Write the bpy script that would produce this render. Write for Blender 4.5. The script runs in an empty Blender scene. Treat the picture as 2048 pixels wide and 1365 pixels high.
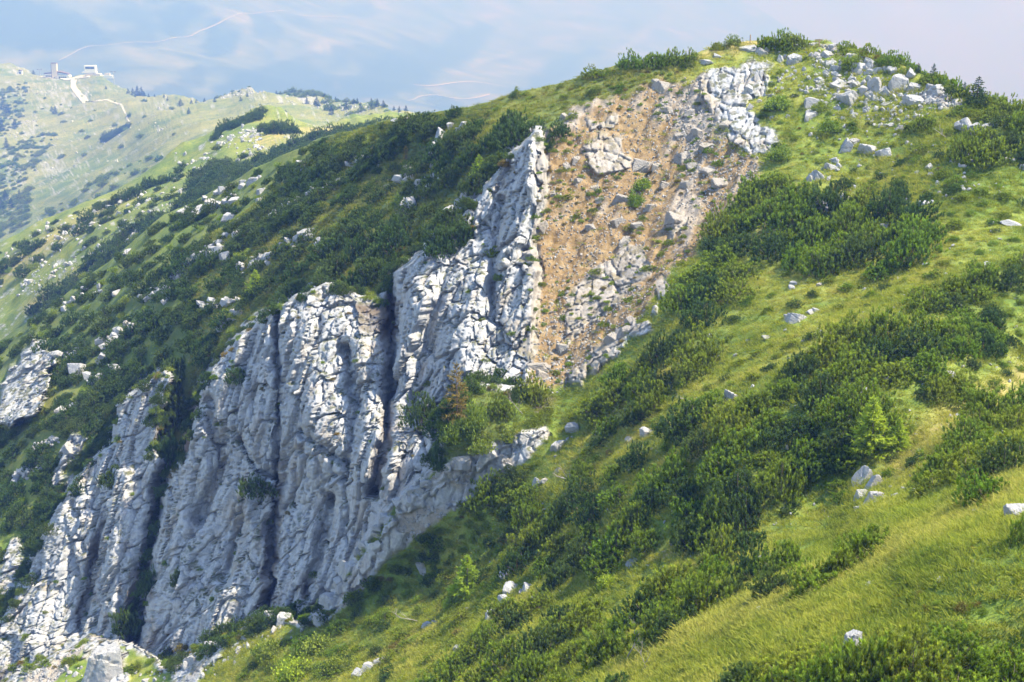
import bpy, math, random
import numpy as np
from mathutils import Vector, Matrix, Euler

random.seed(7)
RNG = np.random.default_rng(11)
SC = bpy.context.scene
COL = SC.collection
R = math.radians

# ------------------------------------------------------------------ camera
F = 2844.0                       # focal length in photograph pixels (50 mm on 36 mm)
TH = math.atan(732.0 / F)        # looking down 14.4 degrees
CT, ST = math.cos(TH), math.sin(TH)
cam_d = bpy.data.cameras.new('camera')
cam = bpy.data.objects.new('camera', cam_d)
COL.objects.link(cam)
cam_d.sensor_width = 36.0
cam_d.lens = 36.0 * F / 2048.0
cam_d.clip_start = 0.5
cam_d.clip_end = 60000.0
cam.rotation_euler = (math.pi / 2 - TH, 0, 0)
SC.camera = cam

# ------------------------------------------------------------------ sky, sun, exposure
SUN_EL, SUN_AZ = R(57), R(92)    # azimuth clockwise from +Y (view direction): sun off to the right
world = bpy.data.worlds.new('World')
SC.world = world
world.use_nodes = True
wn = world.node_tree
sky = wn.nodes.new('ShaderNodeTexSky')
sky.sky_type = 'NISHITA'
sky.sun_disc = False
sky.sun_elevation = SUN_EL
sky.sun_rotation = SUN_AZ
sky.altitude = 800
sky.dust_density = 0.8
sky.ozone_density = 2.5
wn.links.new(sky.outputs[0], wn.nodes['Background'].inputs[0])
wn.nodes['Background'].inputs[1].default_value = 0.15
sun_d = bpy.data.lights.new('sun', 'SUN')
sun_d.energy = 3.9
sun_d.angle = R(0.53)
sun_d.color = (1.0, 0.93, 0.82)
sun = bpy.data.objects.new('sun', sun_d)
COL.objects.link(sun)
sdir = Vector((math.sin(SUN_AZ) * math.cos(SUN_EL), math.cos(SUN_AZ) * math.cos(SUN_EL), math.sin(SUN_EL)))
sun.rotation_euler = sdir.to_track_quat('Z', 'Y').to_euler()
SC.view_settings.view_transform = 'Standard'
SC.view_settings.look = 'None'
SC.view_settings.gamma = 1.0
SC.view_settings.use_curve_mapping = False
SC.view_settings.exposure = 1.9
SC.render.engine = 'CYCLES'
cy = SC.cycles
cy.max_bounces = 4
cy.diffuse_bounces = 3
cy.glossy_bounces = 1
cy.transmission_bounces = 2
cy.transparent_max_bounces = 4
cy.volume_bounces = 0
cy.use_denoising = True
cy.use_adaptive_sampling = True
cy.adaptive_threshold = 0.02
HAZE_DENSITY = 0.0005
HAZE_COLOR = (0.080, 0.155, 0.445)
HAZE_ABSORB = (0.80, 0.63, 0.144)

# ------------------------------------------------------------------ numeric helpers
def pos(px, py, Y):
    """Point on the ray of photograph pixel (px, py) at forward distance Y metres."""
    px, py, Y = np.broadcast_arrays(np.asarray(px, float), np.asarray(py, float), np.asarray(Y, float))
    a = (px - 1024.0) / F
    b = (682.5 - py) / F
    dy = CT + b * ST
    return np.stack([a / dy * Y, Y, (-ST + b * CT) / dy * Y], -1)

def hash3(i, j, k, s):
    h = (i.astype(np.int64) * 374761393 + j.astype(np.int64) * 668265263 + k.astype(np.int64) * 2147483647 * 3 + s * 974634777) & 0xFFFFFFFF
    h = ((h ^ (h >> 13)) * 1274126177) & 0xFFFFFFFF
    h = ((h ^ (h >> 16)) * 2246822519) & 0xFFFFFFFF
    return (h ^ (h >> 15)) & 0xFFFFFFFF

def rnd3(i, j, k, s):
    return hash3(i, j, k, s) / 4294967295.0

def vnoise(P, seed=0):
    """Value noise in -1..1."""
    f = np.floor(P); t = P - f
    t = t * t * t * (t * (t * 6 - 15) + 10)
    i, j, k = f[..., 0], f[..., 1], f[..., 2]
    out = 0
    for a in (0, 1):
        for b in (0, 1):
            for c in (0, 1):
                w = (t[..., 0] if a else 1 - t[..., 0]) * (t[..., 1] if b else 1 - t[..., 1]) * (t[..., 2] if c else 1 - t[..., 2])
                out = out + w * rnd3(i + a, j + b, k + c, seed)
    return out * 2 - 1

def fbm(P, octs=4, seed=0, gain=0.5):
    s, amp, tot = 0, 1.0, 0.0
    for o in range(octs):
        s = s + amp * vnoise(P * 2.03 ** o + 17.3 * o, seed + o)
        tot += amp
        amp *= gain
    return s / tot

def voronoi(Q, seed):
    """F1, F2, id (int), offset to the nearest centre, for points Q (n, 3)."""
    base = np.floor(Q)
    n = Q.shape[0]
    f1 = np.full(n, 9.0); f2 = np.full(n, 9.0)
    ident = np.zeros(n, np.int64); off = np.zeros((n, 3))
    for a in (-1, 0, 1):
        for b in (-1, 0, 1):
            for c in (-1, 0, 1):
                g = base + (a, b, c)
                i, j, k = g[:, 0], g[:, 1], g[:, 2]
                ctr = g + 0.08 + 0.84 * np.stack([rnd3(i, j, k, seed), rnd3(i, j, k, seed + 1), rnd3(i, j, k, seed + 2)], -1)
                v = Q - ctr
                d = np.sqrt((v * v).sum(1))
                closer = d < f1
                f2 = np.where(closer, f1, np.minimum(f2, d))
                f1 = np.where(closer, d, f1)
                ident = np.where(closer, hash3(i, j, k, seed + 3), ident)
                off = np.where(closer[:, None], v, off)
    return f1, f2, ident, off

def sstep(a, b, x):
    t = np.clip((x - a) / (b - a), 0, 1)
    return t * t * (3 - 2 * t)

def poly_sd(px, py, poly):
    """Signed distance in pixels to a polygon, positive inside."""
    px = np.asarray(px, float); py = np.asarray(py, float)
    d = np.full(px.shape, 1e9); inside = np.zeros(px.shape, bool)
    n = len(poly)
    for i in range(n):
        x0, y0 = poly[i]; x1, y1 = poly[(i + 1) % n]
        ex, ey = x1 - x0, y1 - y0
        t = np.clip(((px - x0) * ex + (py - y0) * ey) / (ex * ex + ey * ey + 1e-9), 0, 1)
        d = np.minimum(d, (px - x0 - t * ex) ** 2 + (py - y0 - t * ey) ** 2)
        cond = (y0 > py) != (y1 > py)
        xi = x0 + (py - y0) / (ey if ey else 1e-9) * ex
        inside ^= cond & (px < xi)
    d = np.sqrt(d)
    return np.where(inside, d, -d)

def line_d(px, py, pts):
    d = np.full(np.shape(px), 1e9)
    for (x0, y0), (x1, y1) in zip(pts[:-1], pts[1:]):
        ex, ey = x1 - x0, y1 - y0
        t = np.clip(((px - x0) * ex + (py - y0) * ey) / (ex * ex + ey * ey), 0, 1)
        d = np.minimum(d, (px - x0 - t * ex) ** 2 + (py - y0 - t * ey) ** 2)
    return np.sqrt(d)

class TPS:
    """Thin-plate spline of 1/Y over the photograph (planes in space are linear in it)."""
    def __init__(self, ctrl, smooth=2e-3):
        c = np.array(ctrl, float)
        self.p = c[:, :2] / 500.0
        n = len(c)
        K = self.k(self.p)
        A = np.zeros((n + 3, n + 3))
        A[:n, :n] = K + smooth * np.eye(n)
        A[:n, n] = 1; A[:n, n + 1:] = self.p
        A[n, :n] = 1; A[n + 1:, :n] = self.p.T
        self.w = np.linalg.solve(A, np.concatenate([100.0 / c[:, 2], np.zeros(3)]))
    def k(self, q):
        d = ((q[:, None, :] - self.p[None]) ** 2).sum(-1)
        return np.where(d > 1e-12, 0.5 * d * np.log(d + 1e-12), 0)
    def __call__(self, px, py):
        q = np.stack([np.ravel(px), np.ravel(py)], -1) / 500.0
        out = np.empty(len(q))
        for s in range(0, len(q), 40000):
            b = q[s:s + 40000]
            out[s:s + 40000] = self.k(b) @ self.w[:-3] + self.w[-3] + b @ self.w[-2:]
        return (out / 100.0).reshape(np.shape(px))

# ------------------------------------------------------------------ scene-object helpers
def link(o, parent=None):
    COL.objects.link(o)
    if parent is not None:
        o.parent = parent
    return o

def tag(o, label=None, cat=None, group=None, kind=None):
    if label: o['label'] = label
    if cat: o['category'] = cat
    if group: o['group'] = group
    if kind: o['kind'] = kind
    return o

def mesh_np(name, V, faces, mats=(), smooth=False, attrs=None):
    """Mesh from numpy vertices (n,3) and an (m,k) face array."""
    me = bpy.data.meshes.new(name)
    V = np.asarray(V, np.float32); faces = np.asarray(faces, np.int32)
    m, k = faces.shape
    me.vertices.add(len(V)); me.vertices.foreach_set('co', V.ravel())
    me.loops.add(m * k); me.loops.foreach_set('vertex_index', faces.ravel())
    me.polygons.add(m); me.polygons.foreach_set('loop_start', np.arange(0, m * k, k, dtype=np.int32))
    me.polygons.foreach_set('loop_total', np.full(m, k, np.int32))
    sm = np.broadcast_to(np.asarray(smooth, bool), (m,)).copy()
    me.polygons.foreach_set('use_smooth', sm)
    for n_, a in (attrs or {}).items():
        at = me.attributes.new(n_, 'FLOAT', 'POINT')
        at.data.foreach_set('value', np.asarray(a, np.float32).ravel())
    for mt in mats: me.materials.append(mt)
    me.update(); me.validate()
    return me

def obj(name, me, parent=None, loc=None):
    o = bpy.data.objects.new(name, me)
    if loc is not None: o.location = loc
    return link(o, parent)

class MB:
    """Collects boxes, tubes and polygons into one mesh."""
    def __init__(self): self.v = []; self.f = []
    def box(self, c, s, rz=0.0):
        b = len(self.v); cs, sn = math.cos(rz), math.sin(rz)
        for dx, dy, dz in ((-1,-1,-1),(1,-1,-1),(1,1,-1),(-1,1,-1),(-1,-1,1),(1,-1,1),(1,1,1),(-1,1,1)):
            x, y = dx * s[0] / 2, dy * s[1] / 2
            self.v.append((c[0] + x * cs - y * sn, c[1] + x * sn + y * cs, c[2] + dz * s[2] / 2))
        self.f += [tuple(b + i for i in q) for q in ((0,3,2,1),(4,5,6,7),(0,1,5,4),(1,2,6,5),(2,3,7,6),(3,0,4,7))]
        return self
    def prism(self, pts, y0, y1):
        """Polygon in the xz plane extruded from y0 to y1."""
        b = len(self.v); n = len(pts)
        self.v += [(x, y0, z) for x, z in pts] + [(x, y1, z) for x, z in pts]
        self.f.append(tuple(b + i for i in range(n))); self.f.append(tuple(b + n + i for i in reversed(range(n))))
        self.f += [(b + i, b + n + i, b + n + (i + 1) % n, b + (i + 1) % n) for i in range(n)]
        return self
    def tube(self, pts, radii, n=6):
        b = len(self.v); pts = [Vector(p) for p in pts]
        for i, p in enumerate(pts):
            d = (pts[min(i + 1, len(pts) - 1)] - pts[max(i - 1, 0)]).normalized()
            s = d.orthogonal().normalized(); t = d.cross(s)
            for k in range(n):
                a = 2 * math.pi * k / n
                self.v.append(tuple(p + (s * math.cos(a) + t * math.sin(a)) * radii[i]))
        for i in range(len(pts) - 1):
            for k in range(n):
                self.f.append((b + i * n + k, b + i * n + (k + 1) % n, b + (i + 1) * n + (k + 1) % n, b + (i + 1) * n + k))
        self.f.append(tuple(b + k for k in reversed(range(n))))
        self.f.append(tuple(b + (len(pts) - 1) * n + k for k in range(n)))
        return self
    def mesh(self, name, mat, smooth=False):
        me = bpy.data.meshes.new(name)
        me.from_pydata(self.v, [], self.f); me.materials.append(mat)
        if smooth:
            for p in me.polygons: p.use_smooth = True
        me.update()
        return me
    def build(self, name, mat, parent=None, smooth=False):
        return obj(name, self.mesh(name, mat, smooth), parent)

ORD = ['first', 'second', 'third', 'fourth', 'fifth', 'sixth', 'seventh', 'eighth', 'ninth', 'tenth', 'eleventh', 'twelfth', 'thirteenth', 'fourteenth', 'fifteenth',
       'sixteenth', 'seventeenth', 'eighteenth', 'nineteenth', 'twentieth']
def ordinal(i):
    """0 -> first, 20 -> twenty-first."""
    if i < 20: return ORD[i]
    t, u = (i + 1) // 10, (i + 1) % 10
    if u == 0: return {2: 'twentieth', 3: 'thirtieth', 4: 'fortieth', 5: 'fiftieth', 6: 'sixtieth', 7: 'seventieth', 8: 'eightieth'}[t]
    return {2: 'twenty', 3: 'thirty', 4: 'forty', 5: 'fifty', 6: 'sixty', 7: 'seventy', 8: 'eighty'}[t] + '-' + ORD[u - 1]

# ------------------------------------------------------------------ materials
class NT:
    def __init__(self, name):
        self.m = bpy.data.materials.new(name); self.m.use_nodes = True
        self.t = self.m.node_tree; self.t.nodes.clear()
        self.out = self.n('ShaderNodeOutputMaterial')
    def n(self, typ, **kw):
        nd = self.t.nodes.new(typ)
        for k, v in kw.items():
            if k.startswith('_'): nd.inputs[int(k[1:])].default_value = v
            else: setattr(nd, k, v)
        return nd
    def l(self, a, b): self.t.links.new(a, b)
    def attr(self, name): return self.n('ShaderNodeAttribute', attribute_name=name).outputs['Fac']
    def noise(self, scale, detail=4, rough=0.55, vec=None):
        nd = self.n('ShaderNodeTexNoise'); nd.inputs['Scale'].default_value = scale
        nd.inputs['Detail'].default_value = detail; nd.inputs['Roughness'].default_value = rough
        if vec is not None: self.l(vec, nd.inputs['Vector'])
        return nd.outputs[0]
    def ramp(self, fac, stops):
        nd = self.n('ShaderNodeValToRGB'); e = nd.color_ramp.elements
        while len(e) < len(stops): e.new(0.5)
        for el, (p, c) in zip(e, stops):
            el.position = p; el.color = tuple(c) + (1,) if len(c) == 3 else c
        self.l(fac, nd.inputs[0]); return nd.outputs[0]
    def range(self, fac, a, b, c=0.0, d=1.0):
        nd = self.n('ShaderNodeMapRange'); nd.inputs[1].default_value = a; nd.inputs[2].default_value = b
        nd.inputs[3].default_value = c; nd.inputs[4].default_value = d
        self.l(fac, nd.inputs[0]); return nd.outputs[0]
    def mix(self, fac, a, b, blend='MIX'):
        nd = self.n('ShaderNodeMix', data_type='RGBA', blend_type=blend)
        for sock, v in ((nd.inputs[0], fac), (nd.inputs[6], a), (nd.inputs[7], b)):
            if isinstance(v, (int, float)): sock.default_value = v
            elif isinstance(v, tuple): sock.default_value = v + (1,) if len(v) == 3 else v
            else: self.l(v, sock)
        return nd.outputs[2]
    def math(self, op, a, b=0.0):
        nd = self.n('ShaderNodeMath', operation=op)
        for s, v in ((nd.inputs[0], a), (nd.inputs[1], b)):
            if isinstance(v, (int, float)): s.default_value = v
            else: self.l(v, s)
        return nd.outputs[0]
    def bsdf(self, color, rough=0.9, bump=None, strength=0.5, dist=0.1, spec=0.2):
        p = self.n('ShaderNodeBsdfPrincipled')
        if isinstance(color, tuple): p.inputs['Base Color'].default_value = color + (1,)
        else: self.l(color, p.inputs['Base Color'])
        p.inputs['Roughness'].default_value = rough
        p.inputs['Specular IOR Level'].default_value = spec
        if bump is not None:
            b = self.n('ShaderNodeBump'); b.inputs['Strength'].default_value = strength; b.inputs['Distance'].default_value = dist
            self.l(bump, b.inputs['Height']); self.l(b.outputs[0], p.inputs['Normal'])
        self.l(p.outputs[0], self.out.inputs[0])
        return p

def world_vec(m):
    return m.n('ShaderNodeNewGeometry').outputs['Position']

def rock_color(m, vec):
    """Weathered limestone: pale grey, darker lichen, dark and ochre water streaks running down."""
    a = m.noise(0.35, 5, 0.6, vec); b = m.noise(2.2, 5, 0.65, vec); c = m.noise(9.0, 3, 0.6, vec)
    mp = m.n('ShaderNodeMapping'); mp.inputs['Scale'].default_value = (1.0, 1.0, 0.1); m.l(vec, mp.inputs['Vector'])
    s1 = m.noise(0.9, 4, 0.65, mp.outputs[0]); s2 = m.noise(0.45, 4, 0.6, mp.outputs[0])
    col = m.ramp(b, [(0.28, (0.21, 0.212, 0.22)), (0.5, (0.31, 0.312, 0.318)), (0.72, (0.385, 0.385, 0.38))])
    col = m.mix(m.range(a, 0.54, 0.74, 0, 0.7), col, (0.29, 0.25, 0.205))
    col = m.mix(m.range(s2, 0.55, 0.7, 0, 0.6), col, (0.32, 0.25, 0.17))
    col = m.mix(m.range(s1, 0.55, 0.68, 0, 0.6), col, (0.14, 0.14, 0.14))
    col = m.mix(m.range(c, 0.58, 0.74, 0, 0.5), col, (0.12, 0.12, 0.115))
    return col

def grass_color(m, vec, meadow=False):
    a = m.noise(0.055, 4, 0.6, vec); b = m.noise(0.7, 4, 0.6, vec); c = m.noise(5.0, 3, 0.6, vec)
    f = m.math('ADD', m.math('MULTIPLY', a, 0.6), m.math('MULTIPLY', b, 0.4))
    stops = [(0.34, (0.045, 0.08, 0.018)), (0.45, (0.085, 0.125, 0.026)), (0.56, (0.14, 0.165, 0.042)), (0.70, (0.23, 0.21, 0.075))] if meadow else [(0.34, (0.055, 0.10, 0.016)), (0.45, (0.12, 0.175, 0.024)), (0.56, (0.21, 0.235, 0.04)), (0.70, (0.31, 0.275, 0.08))]
    col = m.ramp(f, stops)
    return m.mix(m.range(c, 0.35, 0.7, 0.0, 0.45), col, (0.03, 0.045, 0.014))

def make_terrain_mat(name, meadow=False):
    m = NT(name); v = world_vec(m)
    rock = rock_color(m, v)
    grass = grass_color(m, v, meadow)
    dry = m.attr('dry')
    grass = m.mix(m.math('MULTIPLY', dry, m.range(m.noise(0.5, 3, 0.6, v), 0.3, 0.6)), grass, (0.33, 0.26, 0.10))
    soil = m.ramp(m.noise(0.9, 6, 0.7, v), [(0.3, (0.085, 0.057, 0.026)), (0.45, (0.165, 0.108, 0.046)), (0.58, (0.215, 0.152, 0.074)), (0.72, (0.235, 0.19, 0.128))])
    soil = m.mix(m.range(m.noise(7.0, 3, 0.6, v), 0.56, 0.68, 0, 0.55), soil, (0.27, 0.24, 0.205))
    gravel = m.ramp(m.noise(3.0, 6, 0.75, v), [(0.3, (0.15, 0.128, 0.105)), (0.5, (0.25, 0.222, 0.19)), (0.7, (0.33, 0.30, 0.265))])
    up = m.n('ShaderNodeSeparateXYZ'); m.l(m.n('ShaderNodeNewGeometry').outputs['Normal'], up.inputs[0])
    ledge = m.math('MULTIPLY', m.range(up.outputs[2], 0.55, 0.85), m.range(m.noise(0.8, 4, 0.6, v), 0.48, 0.58))
    moss_c = m.mix(m.noise(4.0, 2, 0.5, v), (0.035, 0.05, 0.016), (0.09, 0.085, 0.03))
    rock = m.mix(m.math('MULTIPLY', ledge, 0.9), rock, moss_c)
    dull = m.mix(m.noise(1.5, 4, 0.6, v), (0.035, 0.055, 0.018), (0.10, 0.11, 0.035))
    grass = m.mix(m.math('MULTIPLY', m.attr('dull'), 0.65), grass, dull)
    col = m.mix(m.attr('soil'), grass, soil)
    col = m.mix(m.attr('gravel'), col, gravel)
    rock = m.mix(m.math('MULTIPLY', m.attr('soil'), 0.55), rock, (0.225, 0.185, 0.135))
    col = m.mix(m.attr('rock'), col, rock)
    col = m.mix(m.attr('earth'), col, (0.10, 0.078, 0.058))
    h = m.math('ADD', m.noise(2.5, 6, 0.7, v), m.math('MULTIPLY', m.noise(11.0, 4, 0.7, v), 0.35))
    m.bsdf(col, 0.92, h, 0.5, 0.25)
    return m.m

def make_rock_mat(name='limestone', dust=0.0):
    m = NT(name); v = world_vec(m)
    col = m.mix(dust, rock_color(m, v), (0.225, 0.185, 0.135))
    inf = m.n('ShaderNodeObjectInfo').outputs['Random']
    col = m.mix(m.range(m.noise(1.1, 4, 0.7, v), 0.5, 0.68, 0, 0.55), col, (0.15, 0.15, 0.125))
    col = m.mix(0.35, col, m.ramp(inf, [(0, (0.26, 0.26, 0.27)), (0.5, (0.38, 0.375, 0.37)), (1, (0.33, 0.305, 0.27))]))
    if dust: col = m.mix(dust * 0.6, col, (0.225, 0.185, 0.135))
    h = m.math('ADD', m.noise(3.5, 6, 0.7, v), m.math('MULTIPLY', m.noise(14.0, 4, 0.7, v), 0.3))
    m.bsdf(col, 0.9, h, 0.8, 0.22)
    return m.m

def make_leaf_mat(name, dark, light, hue_var, transl=0.42):
    m = NT(name)
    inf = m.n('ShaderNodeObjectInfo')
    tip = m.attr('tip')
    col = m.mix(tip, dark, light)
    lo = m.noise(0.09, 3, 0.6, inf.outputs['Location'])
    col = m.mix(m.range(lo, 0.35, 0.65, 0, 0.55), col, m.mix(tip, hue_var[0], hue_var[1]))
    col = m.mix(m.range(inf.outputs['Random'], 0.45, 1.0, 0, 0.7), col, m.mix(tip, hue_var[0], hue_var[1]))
    d = m.n('ShaderNodeBsdfDiffuse'); t = m.n('ShaderNodeBsdfTranslucent')
    m.l(col, d.inputs[0]); m.l(col, t.inputs[0])
    x = m.n('ShaderNodeMixShader'); x.inputs[0].default_value = transl
    m.l(d.outputs[0], x.inputs[1]); m.l(t.outputs[0], x.inputs[2]); m.l(x.outputs[0], m.out.inputs[0])
    return m.m

def make_grass_mat():
    m = NT('grass_blade')
    inf = m.n('ShaderNodeObjectInfo')
    g = m.noise(0.055, 4, 0.6, inf.outputs['Location'])
    b = m.noise(0.35, 3, 0.6, inf.outputs['Location'])
    f = m.math('ADD', m.math('MULTIPLY', g, 0.55), m.math('MULTIPLY', b, 0.3))
    f = m.math('ADD', f, m.math('MULTIPLY', inf.outputs['Random'], 0.15))
    col = m.ramp(f, [(0.33, (0.11, 0.18, 0.022)), (0.43, (0.25, 0.315, 0.036)), (0.54, (0.41, 0.43, 0.06)), (0.68, (0.53, 0.47, 0.12))])
    da = m.n('ShaderNodeAttribute', attribute_name='dry', attribute_type='INSTANCER').outputs['Fac']
    col = m.mix(m.math('MULTIPLY', da, m.range(inf.outputs['Random'], 0, 0.7, 0.25, 0.8)), col, (0.50, 0.46, 0.10))
    ha = m.n('ShaderNodeAttribute', attribute_name='dull', attribute_type='INSTANCER').outputs['Fac']
    col = m.mix(m.math('MULTIPLY', ha, 0.65), col, m.mix(inf.outputs['Random'], (0.07, 0.105, 0.028), (0.17, 0.165, 0.05)))
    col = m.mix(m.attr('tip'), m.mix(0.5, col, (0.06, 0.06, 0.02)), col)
    d = m.n('ShaderNodeBsdfDiffuse'); t = m.n('ShaderNodeBsdfTranslucent')
    m.l(col, d.inputs[0]); m.l(col, t.inputs[0])
    x = m.n('ShaderNodeMixShader'); x.inputs[0].default_value = 0.5
    m.l(d.outputs[0], x.inputs[1]); m.l(t.outputs[0], x.inputs[2]); m.l(x.outputs[0], m.out.inputs[0])
    return m.m

def make_plain(name, c1, c2, scale=3.0, rough=0.8, bump=0.2):
    m = NT(name); n = m.noise(scale, 4, 0.6, world_vec(m))
    m.bsdf(m.ramp(n, [(0.3, c1), (0.7, c2)]), rough, n, bump, 0.05)
    return m.m

M = {}
M['terrain'] = make_terrain_mat('hillside_cover')
M['meadow'] = make_terrain_mat('mown_meadow', True)
M['rock'] = make_rock_mat()
M['rock_dusty'] = make_rock_mat('dusty_limestone', 0.5)
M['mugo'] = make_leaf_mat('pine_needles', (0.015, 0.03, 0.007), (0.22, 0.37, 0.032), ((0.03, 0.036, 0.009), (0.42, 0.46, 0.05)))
M['mugo_dark'] = make_leaf_mat('dark_pine_needles', (0.014, 0.029, 0.011), (0.105, 0.185, 0.042), ((0.022, 0.034, 0.011), (0.18, 0.235, 0.05)), 0.3)  # same pine shapes in a darker needle tone
M['shrub'] = make_leaf_mat('shrub_leaves', (0.06, 0.10, 0.018), (0.21, 0.31, 0.04), ((0.07, 0.09, 0.018), (0.30, 0.34, 0.05)))
M['larch'] = make_leaf_mat('larch_needles', (0.14, 0.21, 0.02), (0.33, 0.44, 0.04), ((0.16, 0.21, 0.02), (0.40, 0.46, 0.045)), 0.45)
M['spruce'] = make_leaf_mat('spruce_needles', (0.014, 0.032, 0.016), (0.035, 0.075, 0.03), ((0.016, 0.03, 0.012), (0.05, 0.085, 0.03)), 0.2)
M['rusty'] = make_leaf_mat('browning_needles', (0.07, 0.06, 0.02), (0.19, 0.17, 0.04), ((0.08, 0.05, 0.02), (0.26, 0.19, 0.05)), 0.3)
M['bark'] = make_plain('bark', (0.06, 0.045, 0.035), (0.16, 0.125, 0.10), 8.0, 0.95, 0.5)
M['dead'] = make_plain('bleached_wood', (0.20, 0.175, 0.155), (0.34, 0.31, 0.29), 10.0, 0.9, 0.4)
M['grass'] = make_grass_mat()
M['wood'] = make_plain('weathered_timber', (0.20, 0.13, 0.07), (0.36, 0.26, 0.16), 9.0, 0.85, 0.3)

# ================================================================== TERRAIN: the main hill
HILL = TPS([
    (2208,1560,36),(1500,1560,42),(2048,1365,44),(1500,1365,50),(1250,1365,62),(1024,1365,78),(1000,1560,66),(600,1560,92),(600,1365,108),(300,1365,128),(0,1365,140),
    (-160,1560,125),(-160,1365,150),
    (2208,900,64),(2048,960,60),(1850,1060,57),(1700,1170,56),(1540,1230,57),(1380,1285,61),
    (2208,830,80),(2048,890,76),(1850,990,72),(1690,1110,69),(1500,1180,70),(1300,1250,73),
    (2208,600,104),(2048,620,104),(1850,750,92),(1700,850,87),(1500,950,86),(1300,1050,90),(1100,1150,98),(900,1250,104.5),(700,1300,112),
    (2048,420,122),(1850,520,115),(1700,600,112),(1500,720,107),(1300,850,107.5),(1150,950,110.5),(1000,1050,113.5),(850,1150,118),(985,970,116.5),(930,935,117),(880,950,117.3),(850,1050,117.5),(800,1010,118.5),(770,1080,118.5),(700,1180,119),(650,1245,119),
    (2208,300,140),(2048,215,140),(1900,300,136),(1750,400,133),(1600,480,129),(1450,560,126),(1350,620,124),(1200,760,122),(1110,790,124),(1090,860,118),
    (1950,180,147),(1800,120,155),(1800,200,149),(1620,85,165),(1620,200,154),(1600,330,143),(1480,320,148),(1400,480,137),(1420,150,163),
    (1300,300,156),(1250,430,147),(1150,600,137),(1250,550,138),(1100,400,150),(1110,700,130),(1300,180,163),
    (1400,108,167),(1250,128,170),(1100,175,173),(1040,192,175),(920,222,182),(1150,250,160),(1000,260,166),
    (820,236,190),(850,330,178),(760,400,178),(700,285,205),(640,450,185),(560,350,220),(500,450,205),(400,410,240),(330,450,240),(300,560,215),(160,580,245),
    (200,700,205),(0,700,250),(100,850,190),(0,900,195),(0,1100,175),(200,1000,178),(350,800,180),(450,600,185),(560,560,180),(700,520,165),(850,450,160),
    (950,350,160),(950,850,117),(900,895,116.5),(1000,835,118.5),(875,925,117),(1040,815,120),(-160,820,250),(-160,1100,190)])
CLIFF_TPS = TPS([
    (1075,265,148),(1080,400,141),(1065,550,134.5),(1050,700,129.5),(1020,775,126),(950,400,148),(900,500,143.5),(850,560,140.5),(950,600,135.5),(900,700,132.5),(830,600,139),
    (800,800,134),(860,900,124.5),(780,1000,125),(850,1020,121),(740,1130,124),(640,1240,126),(720,950,127),
    (770,600,147),(680,590,148),(640,650,145),(600,800,141),(640,1000,135),(600,1150,130),(560,620,151),(480,680,155),(430,760,154),(400,860,151),(450,900,147),
    (400,1000,147),(450,1100,141),(350,1250,138),(330,1330,136),(280,1100,150),(300,900,158),(200,950,162),(150,1050,158),(100,1150,156),(180,1200,151),(80,1300,148),(0,1365,145)])
SKY1 = [(-200,840),(-160,800),(0,680),(80,630),(160,565),(250,500),(330,430),(420,385),(500,340),(580,305),(640,275),(720,255),(780,243),(820,234),(860,228),(920,216),(960,208),
        (1040,190),(1100,173),(1170,153),(1240,128),(1310,118),(1380,108),(1420,98),(1500,84),(1560,80),(1620,80),(1660,84),(1700,96),(1760,116),(1820,140),(1880,168),(1940,196),
        (2000,214),(2048,232),(2208,280),(2260,295)]
CLIFF_POLY = [(1066,262),(1080,262),(1090,330),(1086,400),(1065,480),(1076,560),(1068,640),(1058,720),(1040,780),(985,766),(930,775),(885,840),(872,930),(850,950),(800,985),(760,1040),(720,1090),
              (690,1150),(640,1225),(600,1240),(540,1225),(420,1290),(330,1335),(262,1290),(180,1272),(60,1335),(-40,1400),
              (-40,1300),(40,1190),(90,1060),(150,960),(182,920),(230,880),(240,800),(330,738),(350,752),(318,830),(310,900),(345,935),(372,900),(395,800),(420,740),(490,660),(560,610),(650,565),
              (690,575),(765,600),(785,545),(850,500),(880,450),(950,400),(1000,330),(1050,275)]
OUTCROPS = [[(15,745),(60,680),(100,668),(106,760),(72,835),(20,850),(-20,840)],
            [(1410,150),(1450,132),(1530,130),(1534,188),(1500,205),(1512,250),(1552,262),(1560,292),(1500,312),(1458,285),(1440,250),(1410,200)],
            [(1172,292),(1200,262),(1250,265),(1262,320),(1235,342),(1200,346),(1175,330)],
            [(1178,242),(1230,236),(1225,262),(1180,262)],
            [(1140,610),(1180,545),(1250,480),(1288,500),(1300,540),(1250,600),(1170,660),(1138,690)],
            [(1120,770),(1185,700),(1290,630),(1330,560),(1352,548),(1295,660),(1205,720),(1150,765)],
            [(1330,480),(1355,425),(1375,430),(1345,500)],
            [(0,1130),(40,1080),(50,1110),(25,1170),(0,1200)],
            [(182,1300),(215,1284),(258,1290),(262,1340),(250,1400),(170,1400)],
            [(705,1000),(730,955),(770,985),(760,1060),(712,1090)],
            [(1085,858),(1000,885),(930,905),(880,945),(820,985),(790,1030),(850,1010),(900,965),(950,935),(1010,905)],
            [(790,1040),(760,1090),(720,1150),(670,1230),(640,1250),(650,1215),(700,1140),(740,1080)],
            [(340,1345),(380,1310),(440,1275),(470,1290),(420,1340),(390,1380),(340,1390)],
            [(120,905),(150,870),(165,880),(150,925),(110,980),(90,990)]]
SOIL = [(1082,290),(1112,258),(1180,212),(1260,188),(1330,165),(1400,152),(1440,250),(1480,300),(1532,330),(1505,380),(1440,430),(1400,480),(1372,520),(1330,580),(1285,650),(1185,740),
        (1100,792),(1045,772),(1045,700),(1055,620),(1052,500),(1074,400)]
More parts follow.
